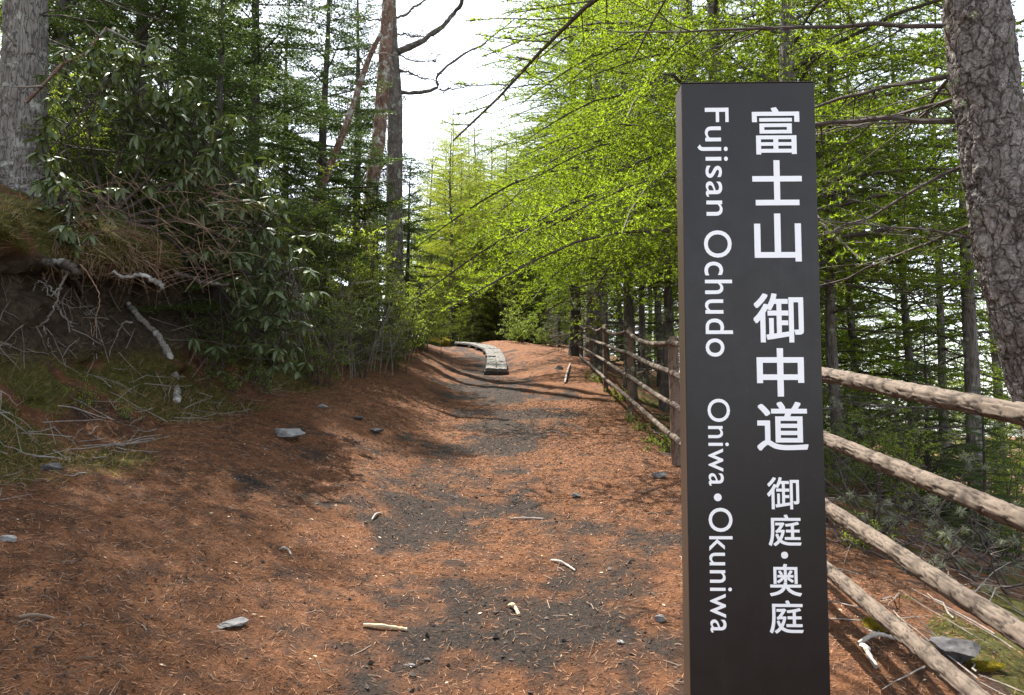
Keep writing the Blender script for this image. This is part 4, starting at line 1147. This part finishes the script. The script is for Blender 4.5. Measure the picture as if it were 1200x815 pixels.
# ------------------------------------------------------------------ trunks at the left
def plain_tree(name, label, ctrl, r0, r1, mat, seed, limbs=(), sides=20, amp=0.05, tufts=0.0, stubs=0, cat='tree', flare=0.25):
    ctrl = np.array(ctrl, float); o0 = ctrl[0].copy()
    e = link(name, None, None, tuple(o0)); tag(e, label, cat)
    P = bez(ctrl, 160); h = np.linspace(0, 1, 160)
    rad = r0 + (r1 - r0) * h; rad = rad * (1 + flare * np.exp(-h * 18))
    L = h * np.linalg.norm(ctrl[-1] - ctrl[0])
    th, hh = np.meshgrid(np.arange(sides) / sides * 9, L * 4)
    d1, d2, idv = cells(th, hh, seed, 9)
    mb = MB(); tube(mb, P - o0, rad, sides, True, rad[:, None] * amp * (2 * (idv - 0.5) - 2 * (1 - sstep(0, 0.25, d2 - d1))))
    mb.build('trunk', M[mat], e, True)
    r = np.random.default_rng(seed); wd, lf = MB(), MB()
    for pl, ra in limbs:
        pl = bez(np.array(pl, float), 24) - o0; pl[1:] += np.cumsum(r.normal(0, 0.022, (23, 3)), 0)
        lm = MB(); tube(lm, pl, np.linspace(ra, ra * 0.3, 24) * (1 + 0.12 * r.normal(size=24)) * 0.75, 9); lm.build('limb', M['bark_larch'], e, True)
        for j in range(26):
            g0 = r.uniform(0.15, 1); s0 = pl[int(g0 * 23)]; a2 = r.uniform(0, 6.28); l2 = r.uniform(0.25, 0.9)
            sb = s0 + np.array([math.cos(a2), math.sin(a2) * 0.6, r.uniform(-0.3, 0.7)]) * l2 * np.linspace(0, 1, 5)[:, None] + np.cumsum(r.normal(0, 0.02, (5, 3)), 0)
            tube(wd, sb, np.linspace(0.010, 0.003, 5), 4, False)
            if tufts:
                p, dd = sample(sb, 0.05 / tufts, r, 0.1); p = np.repeat(p, 5, 0)
                needles(lf, p, unit(r.normal(size=p.shape) + [0, 0, 0.4]), 0.03, 0.008, r)
    for j in range(stubs):
        g0 = r.uniform(0.15, 1); s0 = P[int(g0 * 159)] - o0; a2 = r.uniform(0, 6.28); l2 = r.uniform(0.1, 0.9)
        sb = s0 + np.array([math.cos(a2), math.sin(a2), r.uniform(-0.3, 0.3)]) * l2 * np.linspace(0, 1, 5)[:, None] + np.cumsum(r.normal(0, 0.015, (5, 3)), 0)
        sm = MB(); tube(sm, sb, np.linspace(0.014, 0.004, 5), 5); sm.build('branch', M['branch_grey'], e)
    if wd.n: wd.build('branches', M['branch'], e)['kind'] = 'stuff'
    if lf.n: lf.build('crown', M['needle_larch'], e)
    return e
def A(px, py, y): return tuple(at(px, py, y))
def G(px, y, sink=0.15):
    x = xat(px, y); return (x, y, gz(x, y) - sink)
Y = 8.3
plain_tree('big_tree', 'big grey trunk on top of the bank at the far left', [G(20, Y), A(24, 190, Y), A(28, 90, Y), A(30, 0, Y), A(30, -160, Y), A(34, -420, Y)], 0.29, 0.17, 'bark_grey', 61, stubs=26, amp=0.045, sides=40)
big = [o for o in COL.objects if o.name.startswith('big_tree')][0]
for nm in ('branches', 'crown'):                 # unseen crown added above the frame to throw dappled shade
    o = link(nm, LE[nm], big, (0.1, 0, 0)); o.scale = (1.15, 1.15, 1.0)
Y = 21.0
plain_tree('big_tree', 'tall trunk with bare limbs curving right against the sky', [G(463, Y), A(462, 240, Y), A(463, 130, Y), A(458, 40, Y), A(456, -60, Y), A(458, -260, Y)], 0.26, 0.15, 'bark_larch', 62,
    [([A(465, 62, Y), A(490, 52, Y), A(515, 38, Y), A(532, 22, Y), A(545, 0, Y - 0.5), A(565, -40, Y - 1)], 0.14),
     ([A(466, 108, Y), A(490, 108, Y), A(512, 104, Y), A(513, 92, Y), A(535, 74, Y), A(560, 62, Y), A(585, 45, Y)], 0.075),
     ([A(466, 82, Y), A(485, 83, Y), A(508, 85, Y)], 0.05), ([A(466, 40, Y), A(488, 40, Y), A(512, 42, Y)], 0.035), ([A(455, 24, Y), A(430, 24, Y), A(405, 22, Y)], 0.035),
     ([A(462, 22, Y), A(480, 15, Y), A(498, 4, Y), A(510, -10, Y)], 0.05), ([A(515, 105, Y), A(535, 107, Y), A(562, 102, Y)], 0.03), ([A(466, 64, Y), A(488, 70, Y), A(510, 68, Y), A(525, 60, Y)], 0.03)], tufts=0.7, amp=0.04)
Y = 19.5
plain_tree('dead_tree', 'dead reddish trunk with peeling bark beside the tall limbed trunk', [G(428, Y), A(434, 240, Y), A(444, 160, Y), A(450, 80, Y), A(455, 0, Y), A(458, -80, Y), A(460, -150, Y)], 0.20, 0.15, 'bark_snag', 63, stubs=14, amp=0.06)
Y = 14.0
plain_tree('dead_tree', 'thin dead trunk leaning right towards the reddish one', [G(346, Y), A(362, 260, Y), A(385, 200, Y), A(408, 140, Y), A(430, 75, Y), A(446, 40, Y)], 0.085, 0.045, 'bark_snag', 64, stubs=16, amp=0.08)
Y = 7.2
plain_tree('fallen_branch', 'reddish bare branch slanting across the big grey trunk', [A(30, 120, Y), A(55, 95, Y), A(75, 75, Y), A(100, 62, Y), A(125, 32, Y)], 0.02, 0.012, 'bark_snag', 65, stubs=5, sides=8, cat='branch', flare=0)
# ------------------------------------------------------------------ rhododendrons: every large leaf its own piece
def rhodo_leaf(L=0.125, W=0.036, curl=0.25, seed=0):
    n = 7; t = np.linspace(0, 1, n)
    w = W / 2 * np.sin(np.pi * np.clip(t * 0.94 + 0.04, 0, 1)) ** 0.7
    x = L * (t - curl * 0.15 * t ** 2); z = -curl * L * t ** 2
    V = []
    for i in range(n):
        V += [(x[i], -w[i], z[i] + w[i] * 0.22), (x[i], 0, z[i] - w[i] * 0.12), (x[i], w[i], z[i] + w[i] * 0.22)]
    Q = []
    for i in range(n - 1):
        for j in range(2):
            Q.append((i * 3 + j, i * 3 + j + 1, i * 3 + 3 + j + 1, i * 3 + 3 + j))
    mb = MB(); mb.add(V, Q); return mb
LEAF = [rhodo_leaf(0.125, 0.036, 0.2), rhodo_leaf(0.14, 0.04, 0.45), rhodo_leaf(0.11, 0.036, 0.05)]
LEAF_ME = [m.mesh('leaf', M['leaf_rhodo'], True) for m in LEAF]
LEAF_AR = [m.arrays() for m in LEAF]
def rhododendron(label, basep, whorls, seed, nobj=300, hubs=5, size=1.0, boughs=None):
    r = np.random.default_rng(seed)
    e = link('rhododendron', None, None, tuple(basep)); tag(e, label, 'shrub')
    o0 = np.array(basep, float); wd, rest = MB(), MB()
    W = np.array(whorls) - o0
    # a few long boughs arch from the root through the whorls; the leafy shoots leave them
    lineup = np.array([np.array(p) for p in (boughs or whorls[::max(1, len(whorls) // hubs)])]) - o0 + np.array([-0.05, 0.3, -0.12])
    spine = []
    for tip in lineup:
        mid_ = tip * 0.5 + np.array([0, 0, 0.22 * abs(tip[0])])
        pl = bez(np.array([(0, 0, -0.1), mid_ * 0.6 + r.normal(0, 0.04, 3), mid_ + r.normal(0, 0.05, 3), tip]), 14)
        tube(wd, pl, np.linspace(0.022, 0.008, 14) * size, 6, False); spine.append(pl[4:])
    hub = np.concatenate(spine)
    cnt = 0
    order = np.argsort(W[:, 1])              # nearest whorls first: those show largest
    for wi in order:
        w = W[wi]; h = hub[np.argsort(np.linalg.norm(hub - w, axis=1))[int(r.integers(0, 6))]] + r.normal(0, 0.06, 3)
        t = np.linspace(0, 1, 6)[:, None]
        pl = h + (w - h) * t + np.array([0, 0, -0.06]) * np.sin(t * 3.14) + r.normal(0, 0.012, (6, 3)) * np.sin(t * 3.14)
        tube(wd, pl, np.linspace(0.0065, 0.004, 6) * size, 5, False)
        ax = unit(w - h + np.array([0, 0, 0.25]))
        n = int(r.integers(7, 12)); a0 = r.uniform(0, 6.28)
        for j in range(n):
            az = a0 + j * 6.283 / n + r.normal(0, 0.2); dr = r.uniform(-0.95, 0.15); rl = r.normal(0, 0.35)
            k = int(r.integers(0, 3)); s_ = r.uniform(0.75, 1.15) * size
            if cnt < nobj:
                o = link('leaf', LEAF_ME[k], e, tuple(w + ax * r.uniform(-0.02, 0.01)))
                o.rotation_euler = (rl, -dr, az); o.scale = (s_, s_, s_); cnt += 1
            else:
                rest.put(LEAF_AR[k], rotm(az, dr, rl) * s_, w)
    wd.build('stems', M['branch'], e)['kind'] = 'stuff'
    if rest.n: rest.build('foliage', M['leaf_rhodo'], e, True)['kind'] = 'stuff'
    return e
r = np.random.default_rng(90)
arc = bez(np.array([(75, 95, 0), (150, 100, 0), (220, 135, 0), (275, 190, 0), (318, 255, 0), (338, 330, 0), (322, 405, 0)], float), 400)
wh = []
while len(wh) < 340:
    k = int(r.uniform(0, 399)); f = k / 399
    px, py = arc[k, 0] + r.normal(0, 20 + 8 * f), arc[k, 1] + r.normal(0, 30)
    if f > 0.35: px -= abs(r.normal(0, 26))
    h = BVH.ray_cast(EYE, ray(px, py).normalized())[0]
    ymax = (h.y - 0.12) if h is not None else 9.0
    y = min(r.uniform(6.7, 8.2) + 0.5 * f, ymax)
    if y < 6.2: continue
    wh.append(at(px, py, y))
rhododendron('large arching rhododendron with long drooping leaves on the left bank', np.array((-4.75, 8.5, gz(-4.75, 8.5))), wh, 91, 300, 8, 1.05, [at(arc[k][0], arc[k][1], 7.7 + k / 600) for k in (10, 70, 130, 190, 250, 310, 360, 395)])
wh = []
for (px, py) in [(60, 190), (72, 205), (62, 235), (80, 250), (52, 212), (30, 262), (14, 268), (90, 232), (70, 270), (100, 262), (44, 246), (18, 245), (108, 220), (125, 236), (40, 284), (88, 280), (60, 150), (140, 70)]:
    for j in range(3):
        wh.append(at(px + r.normal(0, 9), py + r.normal(0, 9), r.uniform(6.3, 7.2)))
rhododendron('small rhododendron on the bank top below the big grey trunk', np.array(G(40, 7.4, 0.05)), wh, 92, 300, 8, 1.1)
wh = [at(430 + r.normal(0, 22), 372 + r.normal(0, 12), r.uniform(11.3, 12.2)) for j in range(14)]
rhododendron('low rhododendron sprig at the foot of the pale green shrubs', np.array(G(425, 12.4, 0.05)), wh, 93, 120, 3, 1.0)

# ------------------------------------------------------------------ shrubs
SA = shrub_variant(31, 2.4, 10, 'leaf_fresh', 0.040, 2.0, 0.6)
SB = shrub_variant(32, 1.8, 10, 'leaf_dull', 0.042, 2.0, 0.8)
SD = shrub_variant(33, 2.2, 6, 'leaf_fresh', 0.03, 0.0, 0.45, 'branch_grey', 1.4)
SE = shrub_variant(34, 1.5, 14, 'leaf_rhodo', 0.075, 2.0, 0.9)
SF = shrub_variant(35, 0.5, 10, 'leaf_fresh', 0.034, 1.6, 0.9)
def shrub(px, y, v, label, rz, sc=1.0, group=None, mat=None):
    return place('shrub', v, label, 'shrub', xat(px, y), y, rz, sc, group, swap={'foliage': mat} if mat else None)
shrub(390, 13.0, SA, 'fresh green shrub under the thin leaning dead trunk', 0.3, 1.0)
shrub(350, 11.0, SD, 'bare grey twiggy shrub beside the tall dark fir', 1.2, 1.25)
shrub(402, 12.0, SD, 'bare twiggy shrub among the pale green shrubs at the bank foot', 2.2, 0.9)
shrub(430, 15.0, SA, 'tall fresh green shrub below the dead reddish trunk', 1.6, 1.15)
shrub(470, 17.0, SA, 'fresh green shrub leaning over the path near the mossy rock', 2.9, 1.0)
shrub(500, 22.0, SA, 'loose yellow green shrub behind the mossy rock', 0.9, 1.2)
shrub(455, 19.0, SB, 'dull green shrub at the foot of the tall limbed trunk', 4.1, 1.2)
shrub(372, 10.4, SB, 'dull green shrub right of the drooping rhododendron', 3.3, 0.85)
shrub(445, 13.5, SD, 'arching bare shrub over the bank foot', 5.0, 0.9)
shrub(492, 20.0, SB, 'dull low shrub right beside the mossy rock', 0.2, 0.6)
shrub(610, 29.0, SE, 'round glossy bush at the crest left of the thick dark trunk', 0.5, 1.05, mat='leaf_dull')
shrub(640, 30.0, SE, 'lower glossy bush between the round bush and the thick dark trunk', 2.5, 0.7, mat='leaf_dull')
shrub(655, 25.0, SD, 'bare pale shrub at the left of the thick dark trunk', 0.7, 0.8)
for i, (px, y, s_, v) in enumerate([(360, 14.5, 1.1, 0), (400, 15.5, 1.2, 0), (425, 17.5, 1.25, 0), (450, 15.5, 0.8, 1), (480, 19.0, 0.9, 0), (412, 13.2, 0.8, 1), (488, 23.5, 1.1, 0), (465, 14.6, 0.6, 1), (340, 12.5, 1.0, 1)]):
    shrub(px, y, (SA, SB)[v], 'leafy shrub in the thicket between the rhododendron and the path crest', i * 1.1, s_, 'thicket on the left bank')
for i, (px, y, s_) in enumerate([(600, 38, 3.0), (560, 41, 3.2), (632, 40, 3.4), (582, 46, 4.0), (655, 42, 3.2), (530, 42, 3.0), (615, 50, 4.6), (545, 50, 4.2)]):
    place('birch_tree', SA, 'yellow green leafy young tree beyond the crest of the path', 'tree', xat(px, y), y, i * 1.3, s_, 'young trees beyond the crest')
for i, (px, y, s_) in enumerate([(120, 8.9, 0.9), (165, 9.3, 1.0), (205, 9.0, 0.9), (240, 9.8, 1.0), (275, 10.4, 1.0), (90, 9.8, 1.1), (310, 10.8, 1.0), (255, 8.8, 0.6), (180, 10.2, 1.3), (300, 9.6, 0.6)]):
    shrub(px, y, SB, 'dull green shrub filling in behind the arching rhododendron', i * 1.7, s_, 'shrubs behind the rhododendron')
low = 'low dull green undergrowth shrub on the left slope'
g = np.random.default_rng(8)
for i in range(26):
    y = g.uniform(8.5, 24); u = g.uniform(4.3, 8.5)
    x = float(x_c(y)) - u
    place('shrub', [SB, SB, SA, SD][i % 4], low, 'shrub', x, y, g.uniform(0, 6.28), g.uniform(0.6, 1.1), 'undergrowth on the left slope')
for i in range(14):
    y = g.uniform(34, 46); x = xat(g.uniform(500, 700), y)
    place('shrub', [SA, SB, SA][i % 3], 'leafy shrub under the larches beyond the crest', 'shrub', x, y, g.uniform(0, 6.28), g.uniform(0.9, 1.5), 'shrubs beyond the crest')
for i, (px, py) in enumerate([(752, 505), (764, 520), (775, 530), (783, 522), (742, 495), (728, 470), (716, 462), (700, 448), (1100, 640), (688, 442), (768, 505), (95, 475), (150, 490), (245, 440), (265, 455), (340, 440), (1010, 640)]):
    h = hit(px, py)
    place('seedling', SF, 'small leafy green plant at the foot of the fence' if 650 < px < 800 else 'small leafy green plant on the mossy bank' if px < 400 else 'small leafy green plant below the rails', 'plant', h.x, h.y, i * 1.7, g.uniform(0.3, 0.55), 'seedlings at the fence' if 650 < px < 800 else 'seedlings on the bank' if px < 400 else 'seedlings below the rails', h.z)
for i in range(46):
    y = 8.7 + 13 * g.uniform(0, 1) ** 1.3; P_ = terr(-3.0 - g.uniform(-0.3, 1.5), y)
    place('ground_plant', SF, 'low leafy plant of the ground cover along the left bank', 'plant', float(P_[0]), y, g.uniform(0, 6.28), g.uniform(0.35, 0.9), 'ground cover on the left bank', float(P_[2]), swap={'foliage': 'leaf_dull' if i % 3 else 'leaf_fresh'})
for i, (px, py, s_) in enumerate([(300, 440, .10), (285, 425, .09), (318, 432, .11), (268, 412, .08), (330, 420, .08), (240, 395, .07), (305, 415, .09)]):
    h = hit(px, py)
    place('fir_seedling', FB, 'feathery green fir seedling at the foot of the rhododendron', 'plant', h.x, h.y, i * 1.3, s_, 'fir seedlings below the rhododendron', h.z)

# ------------------------------------------------------------------ lichen-hung dead brush below the rails
def lichen_brush(px, y, h_, n, seed, label):
    r = np.random.default_rng(seed); x = xat(px, y); o0 = np.array((x, y, gz(x, y) - 0.05))
    e = link('dead_brush', None, None, tuple(o0)); tag(e, label, 'shrub')
    wd, li = MB(), MB()
    for i in range(n):
        a = r.uniform(0, 6.28); t = np.linspace(0, 1, 7)[:, None]; l = h_ * r.uniform(0.5, 1.1)
        d = np.array([math.cos(a) * 0.8, math.sin(a) * 0.8, r.uniform(0.2, 1.0)])
        pl = np.array([r.normal(0, .15), r.normal(0, .15), 0]) + d * l * t + np.cumsum(r.normal(0, 0.025, (7, 3)), 0)
        tube(wd, pl, np.linspace(0.010, 0.003, 7), 5, False)
        for j in range(6):
            s0 = pl[int(r.integers(2, 7))]; a2 = r.uniform(0, 6.28); l2 = l * r.uniform(0.15, 0.4)
            tube(wd, s0 + np.array([math.cos(a2), math.sin(a2), r.uniform(-0.2, 0.5)]) * l2 * np.linspace(0, 1, 4)[:, None], np.linspace(0.004, 0.0015, 4), 3, False)
            if r.random() < 0.2: lichen_clump(li, s0 + r.normal(0, 0.03, 3), r.uniform(0.03, 0.065), r, 70)
    wd.build('stems', M['branch'], e)['kind'] = 'stuff'; li.build('lichen', M['lichen'], e)['kind'] = 'stuff'
for i, (px, y, s_) in enumerate([(985, 7.5, 0.5), (1020, 8.2, 0.7), (1060, 7.2, 0.5), (1095, 9.0, 0.8), (1140, 8.0, 0.6), (1180, 7.4, 0.6), (1010, 10.5, 0.9), (1120, 11.0, 0.9), (1190, 10.0, 0.9), (1060, 12.5, 1.0)]):
    shrub(px, y, (SB, SA)[i % 3 == 2], 'leafy shrub in the undergrowth down the slope beyond the rails', i * 2.1, s_, 'undergrowth beyond the rails')
lichen_brush(1000, 6.0, 0.9, 12, 1, 'grey dead brush with pale lichen right behind the sign')
lichen_brush(1060, 5.2, 0.7, 12, 2, 'grey dead brush with pale lichen under the third rail')
lichen_brush(1130, 5.6, 1.0, 13, 3, 'grey dead brush with pale lichen above the dark boulder')
lichen_brush(1185, 4.8, 0.8, 11, 4, 'grey dead brush with pale lichen at the right edge below the rails')
lichen_brush(1040, 8.5, 1.2, 13, 5, 'taller lichened brush deeper behind the rails')

# ------------------------------------------------------------------ scattered stuff
def scatter(n, s0, s1, y0, y1, seed, near_bias=1.0):
    r = np.random.default_rng(seed)
    s = r.uniform(s0, s1, n); u = r.uniform(0, 1, n) ** near_bias; y = y0 + (y1 - y0) * u
    P = terr(s, y); d, m, so = masks(s, y, P)
    e = 0.02
    nrm = unit(np.cross(terr(s + e, y) - terr(s - e, y), terr(s, y + e) - terr(s, y - e)))
    return r, s, y, P, d, m, so, nrm
def stuff(mb, name, mat, label, cat):
    o = mb.build(name, mat); tag(o, label, cat, None, 'stuff'); return o
M['flake'] = mat_leaf('flake', (0.025, 0.02, 0.018), (0.12, 0.08, 0.06), 0.0, 0.9, 0.15)
# fallen larch needles
r, s, y, P, d, m, so, nr = scatter(130000, -3.6, 2.6, 1.7, 13, 1, 1.9)
keep = r.uniform(0, 1, len(s)) > d * 0.75 + m * 0.3; P, nr, y = P[keep], nr[keep], y[keep]
dd = unit(np.cross(nr, r.normal(size=P.shape)) + nr * r.normal(0, 0.22, (len(P), 1)))
mb = MB(); needles(mb, P + nr * 0.004, dd, r.uniform(0.025, 0.055, len(P)), 0.0022 + 0.0005 * y, r)
stuff(mb, 'needle_litter', M['straw'], 'fallen orange larch needles covering the path', 'needles')
# twigs
mb = MB()
r, s, y, P, d, m, so, nr = scatter(2000, -3.4, 2.8, 1.8, 16, 2, 1.7)
for i in range(len(P)):
    l = r.uniform(0.02, 0.08) * (1 if r.random() < 0.85 else 2.2); dv = unit(np.cross(nr[i], r.normal(size=3)))
    a = P[i] + nr[i] * 0.006
    tube(mb, [a - dv * l / 2, a + nr[i] * r.uniform(0, 0.012) + np.cross(dv, nr[i]) * r.normal(0, 0.0025), a + dv * l / 2], r.uniform(0.0010, 0.0026), 3, False)
stuff(mb, 'twig_litter', M['litter_twig'], 'small broken twigs strewn over the path', 'twigs')
# cinder gravel
mb = MB()
r, s, y, P, d, m, so, nr = scatter(34000, -3.2, 2.6, 1.8, 24, 3, 1.6)
keep = r.uniform(0, 1, len(s)) < d * 0.45 + 0.022
P = P[keep]; nr = nr[keep]
oc = np.array([(1, 0, 0), (-1, 0, 0), (0, 1, 0), (0, -1, 0), (0, 0, 1), (0, 0, -1)], float)
ot = np.array([(0, 2, 4), (2, 1, 4), (1, 3, 4), (3, 0, 4), (2, 0, 5), (1, 2, 5), (3, 1, 5), (0, 3, 5)])
n = len(P); sz_ = np.minimum(r.lognormal(-5.0, 0.5, n), 0.018)
V = oc[None] * sz_[:, None, None] * r.uniform(0.6, 1.3, (n, 6, 1)) + r.normal(0, 0.2, (n, 6, 3)) * sz_[:, None, None]
ang = r.uniform(0, 6.28, n); c_, s_ = np.cos(ang)[:, None], np.sin(ang)[:, None]
V = np.stack([V[..., 0] * c_ - V[..., 1] * s_, V[..., 0] * s_ + V[..., 1] * c_, V[..., 2] * 0.75], -1) + (P + nr * (sz_ * 0.3)[:, None])[:, None]
mb.add(V.reshape(-1, 3), None, (ot[None] + (np.arange(n) * 6)[:, None, None]).reshape(-1, 3))
M['cinder'] = mat_leaf('cinder', (0.018, 0.016, 0.015), (0.09, 0.075, 0.066), 0.0, 0.9, 0.2, patch=(0.30, 0.29, 0.28))
stuff(mb, 'cinder_gravel', M['cinder'], 'dark volcanic cinder gravel in the trodden middle of the path', 'gravel')
# dark bark flakes and clods in loose drifts
mb = MB()
r, s, y, P, d, m, so, nr = scatter(30000, -3.4, 2.6, 1.8, 15, 9, 1.6)
drift = fbm(P[:, 0] * 1.1 + 8, P[:, 1] * 1.1, 111, 3) + 0.5 * fbm(P[:, 0] * 5, P[:, 1] * 5, 113, 2)
keep = r.uniform(0, 1, len(s)) < 0.03 + 0.75 * sstep(0.12, 0.5, drift); P, nr = P[keep], nr[keep]
leaves(mb, P + nr * 0.004, unit(np.cross(nr, r.normal(size=P.shape)) + nr * r.uniform(-0.1, 0.5, (len(P), 1))), nr + r.normal(0, 0.4, P.shape), r.uniform(0.008, 0.032, len(P)), r.uniform(0.006, 0.018, len(P)), 0.3)
stuff(mb, 'bark_flakes', M['flake'], 'dark bark flakes and clods drifted over the path', 'debris')
# pale chips
mb = MB()
r, s, y, P, d, m, so, nr = scatter(520, -3.2, 2.4, 1.9, 12, 4, 1.5)
leaves(mb, P + nr * 0.006, unit(np.cross(nr, r.normal(size=P.shape))), nr + r.normal(0, 0.3, P.shape), r.uniform(0.008, 0.03, len(P)), r.uniform(0.005, 0.012, len(P)), 0.1)
stuff(mb, 'bark_chips', M['wood_chip'], 'pale bark and wood chips on the path', 'chips')
# grass and moss of the bank
mb = MB()
r, s, y, P, d, m, so, nr = scatter(60000, -7.2, -2.0, 3.2, 26, 5, 1.5)
keep = r.uniform(0, 1, len(s)) < m * 0.55 + so * 0.10 + 0.35 * (s < -6.0); P, nr, s = P[keep], nr[keep], s[keep]
dv = unit(nr * 0.5 + r.normal(0, 0.55, P.shape) + [0.35, 0, 0.25])
needles(mb, P, dv, r.uniform(0.03, 0.12, len(P)), 0.004, r)
stuff(mb, 'bank_grass', M['grass'], 'thin dry grass growing on the left bank', 'grass')
mb = MB()
r, s, y, P, d, m, so, nr = scatter(110000, -7.0, -1.4, 3.0, 20, 6, 1.6)
keep = r.uniform(0, 1, len(s)) < m * 0.9; P, nr = P[keep], nr[keep]
needles(mb, P, unit(nr + r.normal(0, 0.5, P.shape)), r.uniform(0.012, 0.035, len(P)), 0.008, r)
stuff(mb, 'bank_moss', M['moss'], 'olive moss covering the foot of the left bank', 'moss')
mb = MB()
r, s, y, P, d, m, so, nr = scatter(36000, 1.2, 7.5, 1.8, 14, 7, 1.4)
keep = (r.uniform(0, 1, len(s)) < m * 0.7) & (P[:, 0] > x_f(y) + 0.05); P, nr = P[keep], nr[keep]
needles(mb, P, unit(nr + r.normal(0, 0.5, P.shape)), r.uniform(0.012, 0.04, len(P)), 0.007, r)
stuff(mb, 'slope_moss', M['moss'], 'olive moss on the slope beyond the fence', 'moss')
# dead stems tangled over the lip of the overhang
mb = MB(); r = np.random.default_rng(12)
for i in range(230):
    px, py = r.uniform(75, 285), r.uniform(205, 325); yy = r.uniform(6.4, 7.6)
    h = BVH.ray_cast(EYE, ray(px, py).normalized())[0]
    if h is not None: yy = min(yy, h.y - 0.03)
    p0 = np.array(at(px, py, yy)); a = r.normal(-0.2, 0.7); l = r.uniform(0.15, 0.65)
    d0 = np.array([math.cos(a), r.normal(0, 0.4), math.sin(a) * 0.8 + 0.1]); t = np.linspace(0, 1, 7)[:, None]
    pl = p0 + d0 * l * (t - 0.5) + np.array([0, 0, -0.30 * l]) * t ** 2 + np.cumsum(r.normal(0, 0.007, (7, 3)), 0)
    tube(mb, pl, np.linspace(0.0034, 0.0010, 7), 3, False)
for i in range(150):            # fine stems hanging over the edge
    px, py = r.uniform(60, 190), r.uniform(270, 322)
    h = BVH.ray_cast(EYE, ray(px, py).normalized())[0]
    p0 = np.array(at(px, py, (h.y if h is not None else 6.5) - 0.05)); l = r.uniform(0.06, 0.28); t = np.linspace(0, 1, 5)[:, None]
    pl = p0 + np.array([r.normal(0, 0.25), -0.12, -1]) * l * t + np.cumsum(r.normal(0, 0.006, (5, 3)), 0)
    tube(mb, pl, np.linspace(0.003, 0.001, 5), 3, False)
stuff(mb, 'dead_stems', M['twig_brown'], 'tangle of dead brown stems over the lip of the bank', 'twigs')
# fallen twigs on the bank foot and on the slope beyond the fence
mb = MB()
for (a0, a1, b0, b1, n, sd) in [(-5.2, -2.6, 3.2, 12, 420, 21), (1.6, 6.0, 2.0, 10, 520, 22)]:
    r, s, y, P, d, m, so, nr = scatter(n, a0, a1, b0, b1, sd, 1.2)
    for i in range(len(P)):
        if P[i, 0] > 0 and P[i, 0] < x_f(y[i]) + 0.1: continue
        l = r.uniform(0.15, 0.7); dv = unit(np.cross(nr[i], r.normal(size=3)) + nr[i] * r.uniform(0, 0.25)); t = np.linspace(-0.5, 0.5, 5)[:, None]
        tube(mb, P[i] + nr[i] * 0.02 + dv * l * t + np.cumsum(r.normal(0, 0.010, (5, 3)), 0), np.linspace(0.006, 0.002, 5) * r.uniform(0.5, 1.1), 4, False)
stuff(mb, 'fallen_twigs', M['branch_grey'], 'grey fallen twigs on the bank and on the slope beyond the fence', 'twigs')
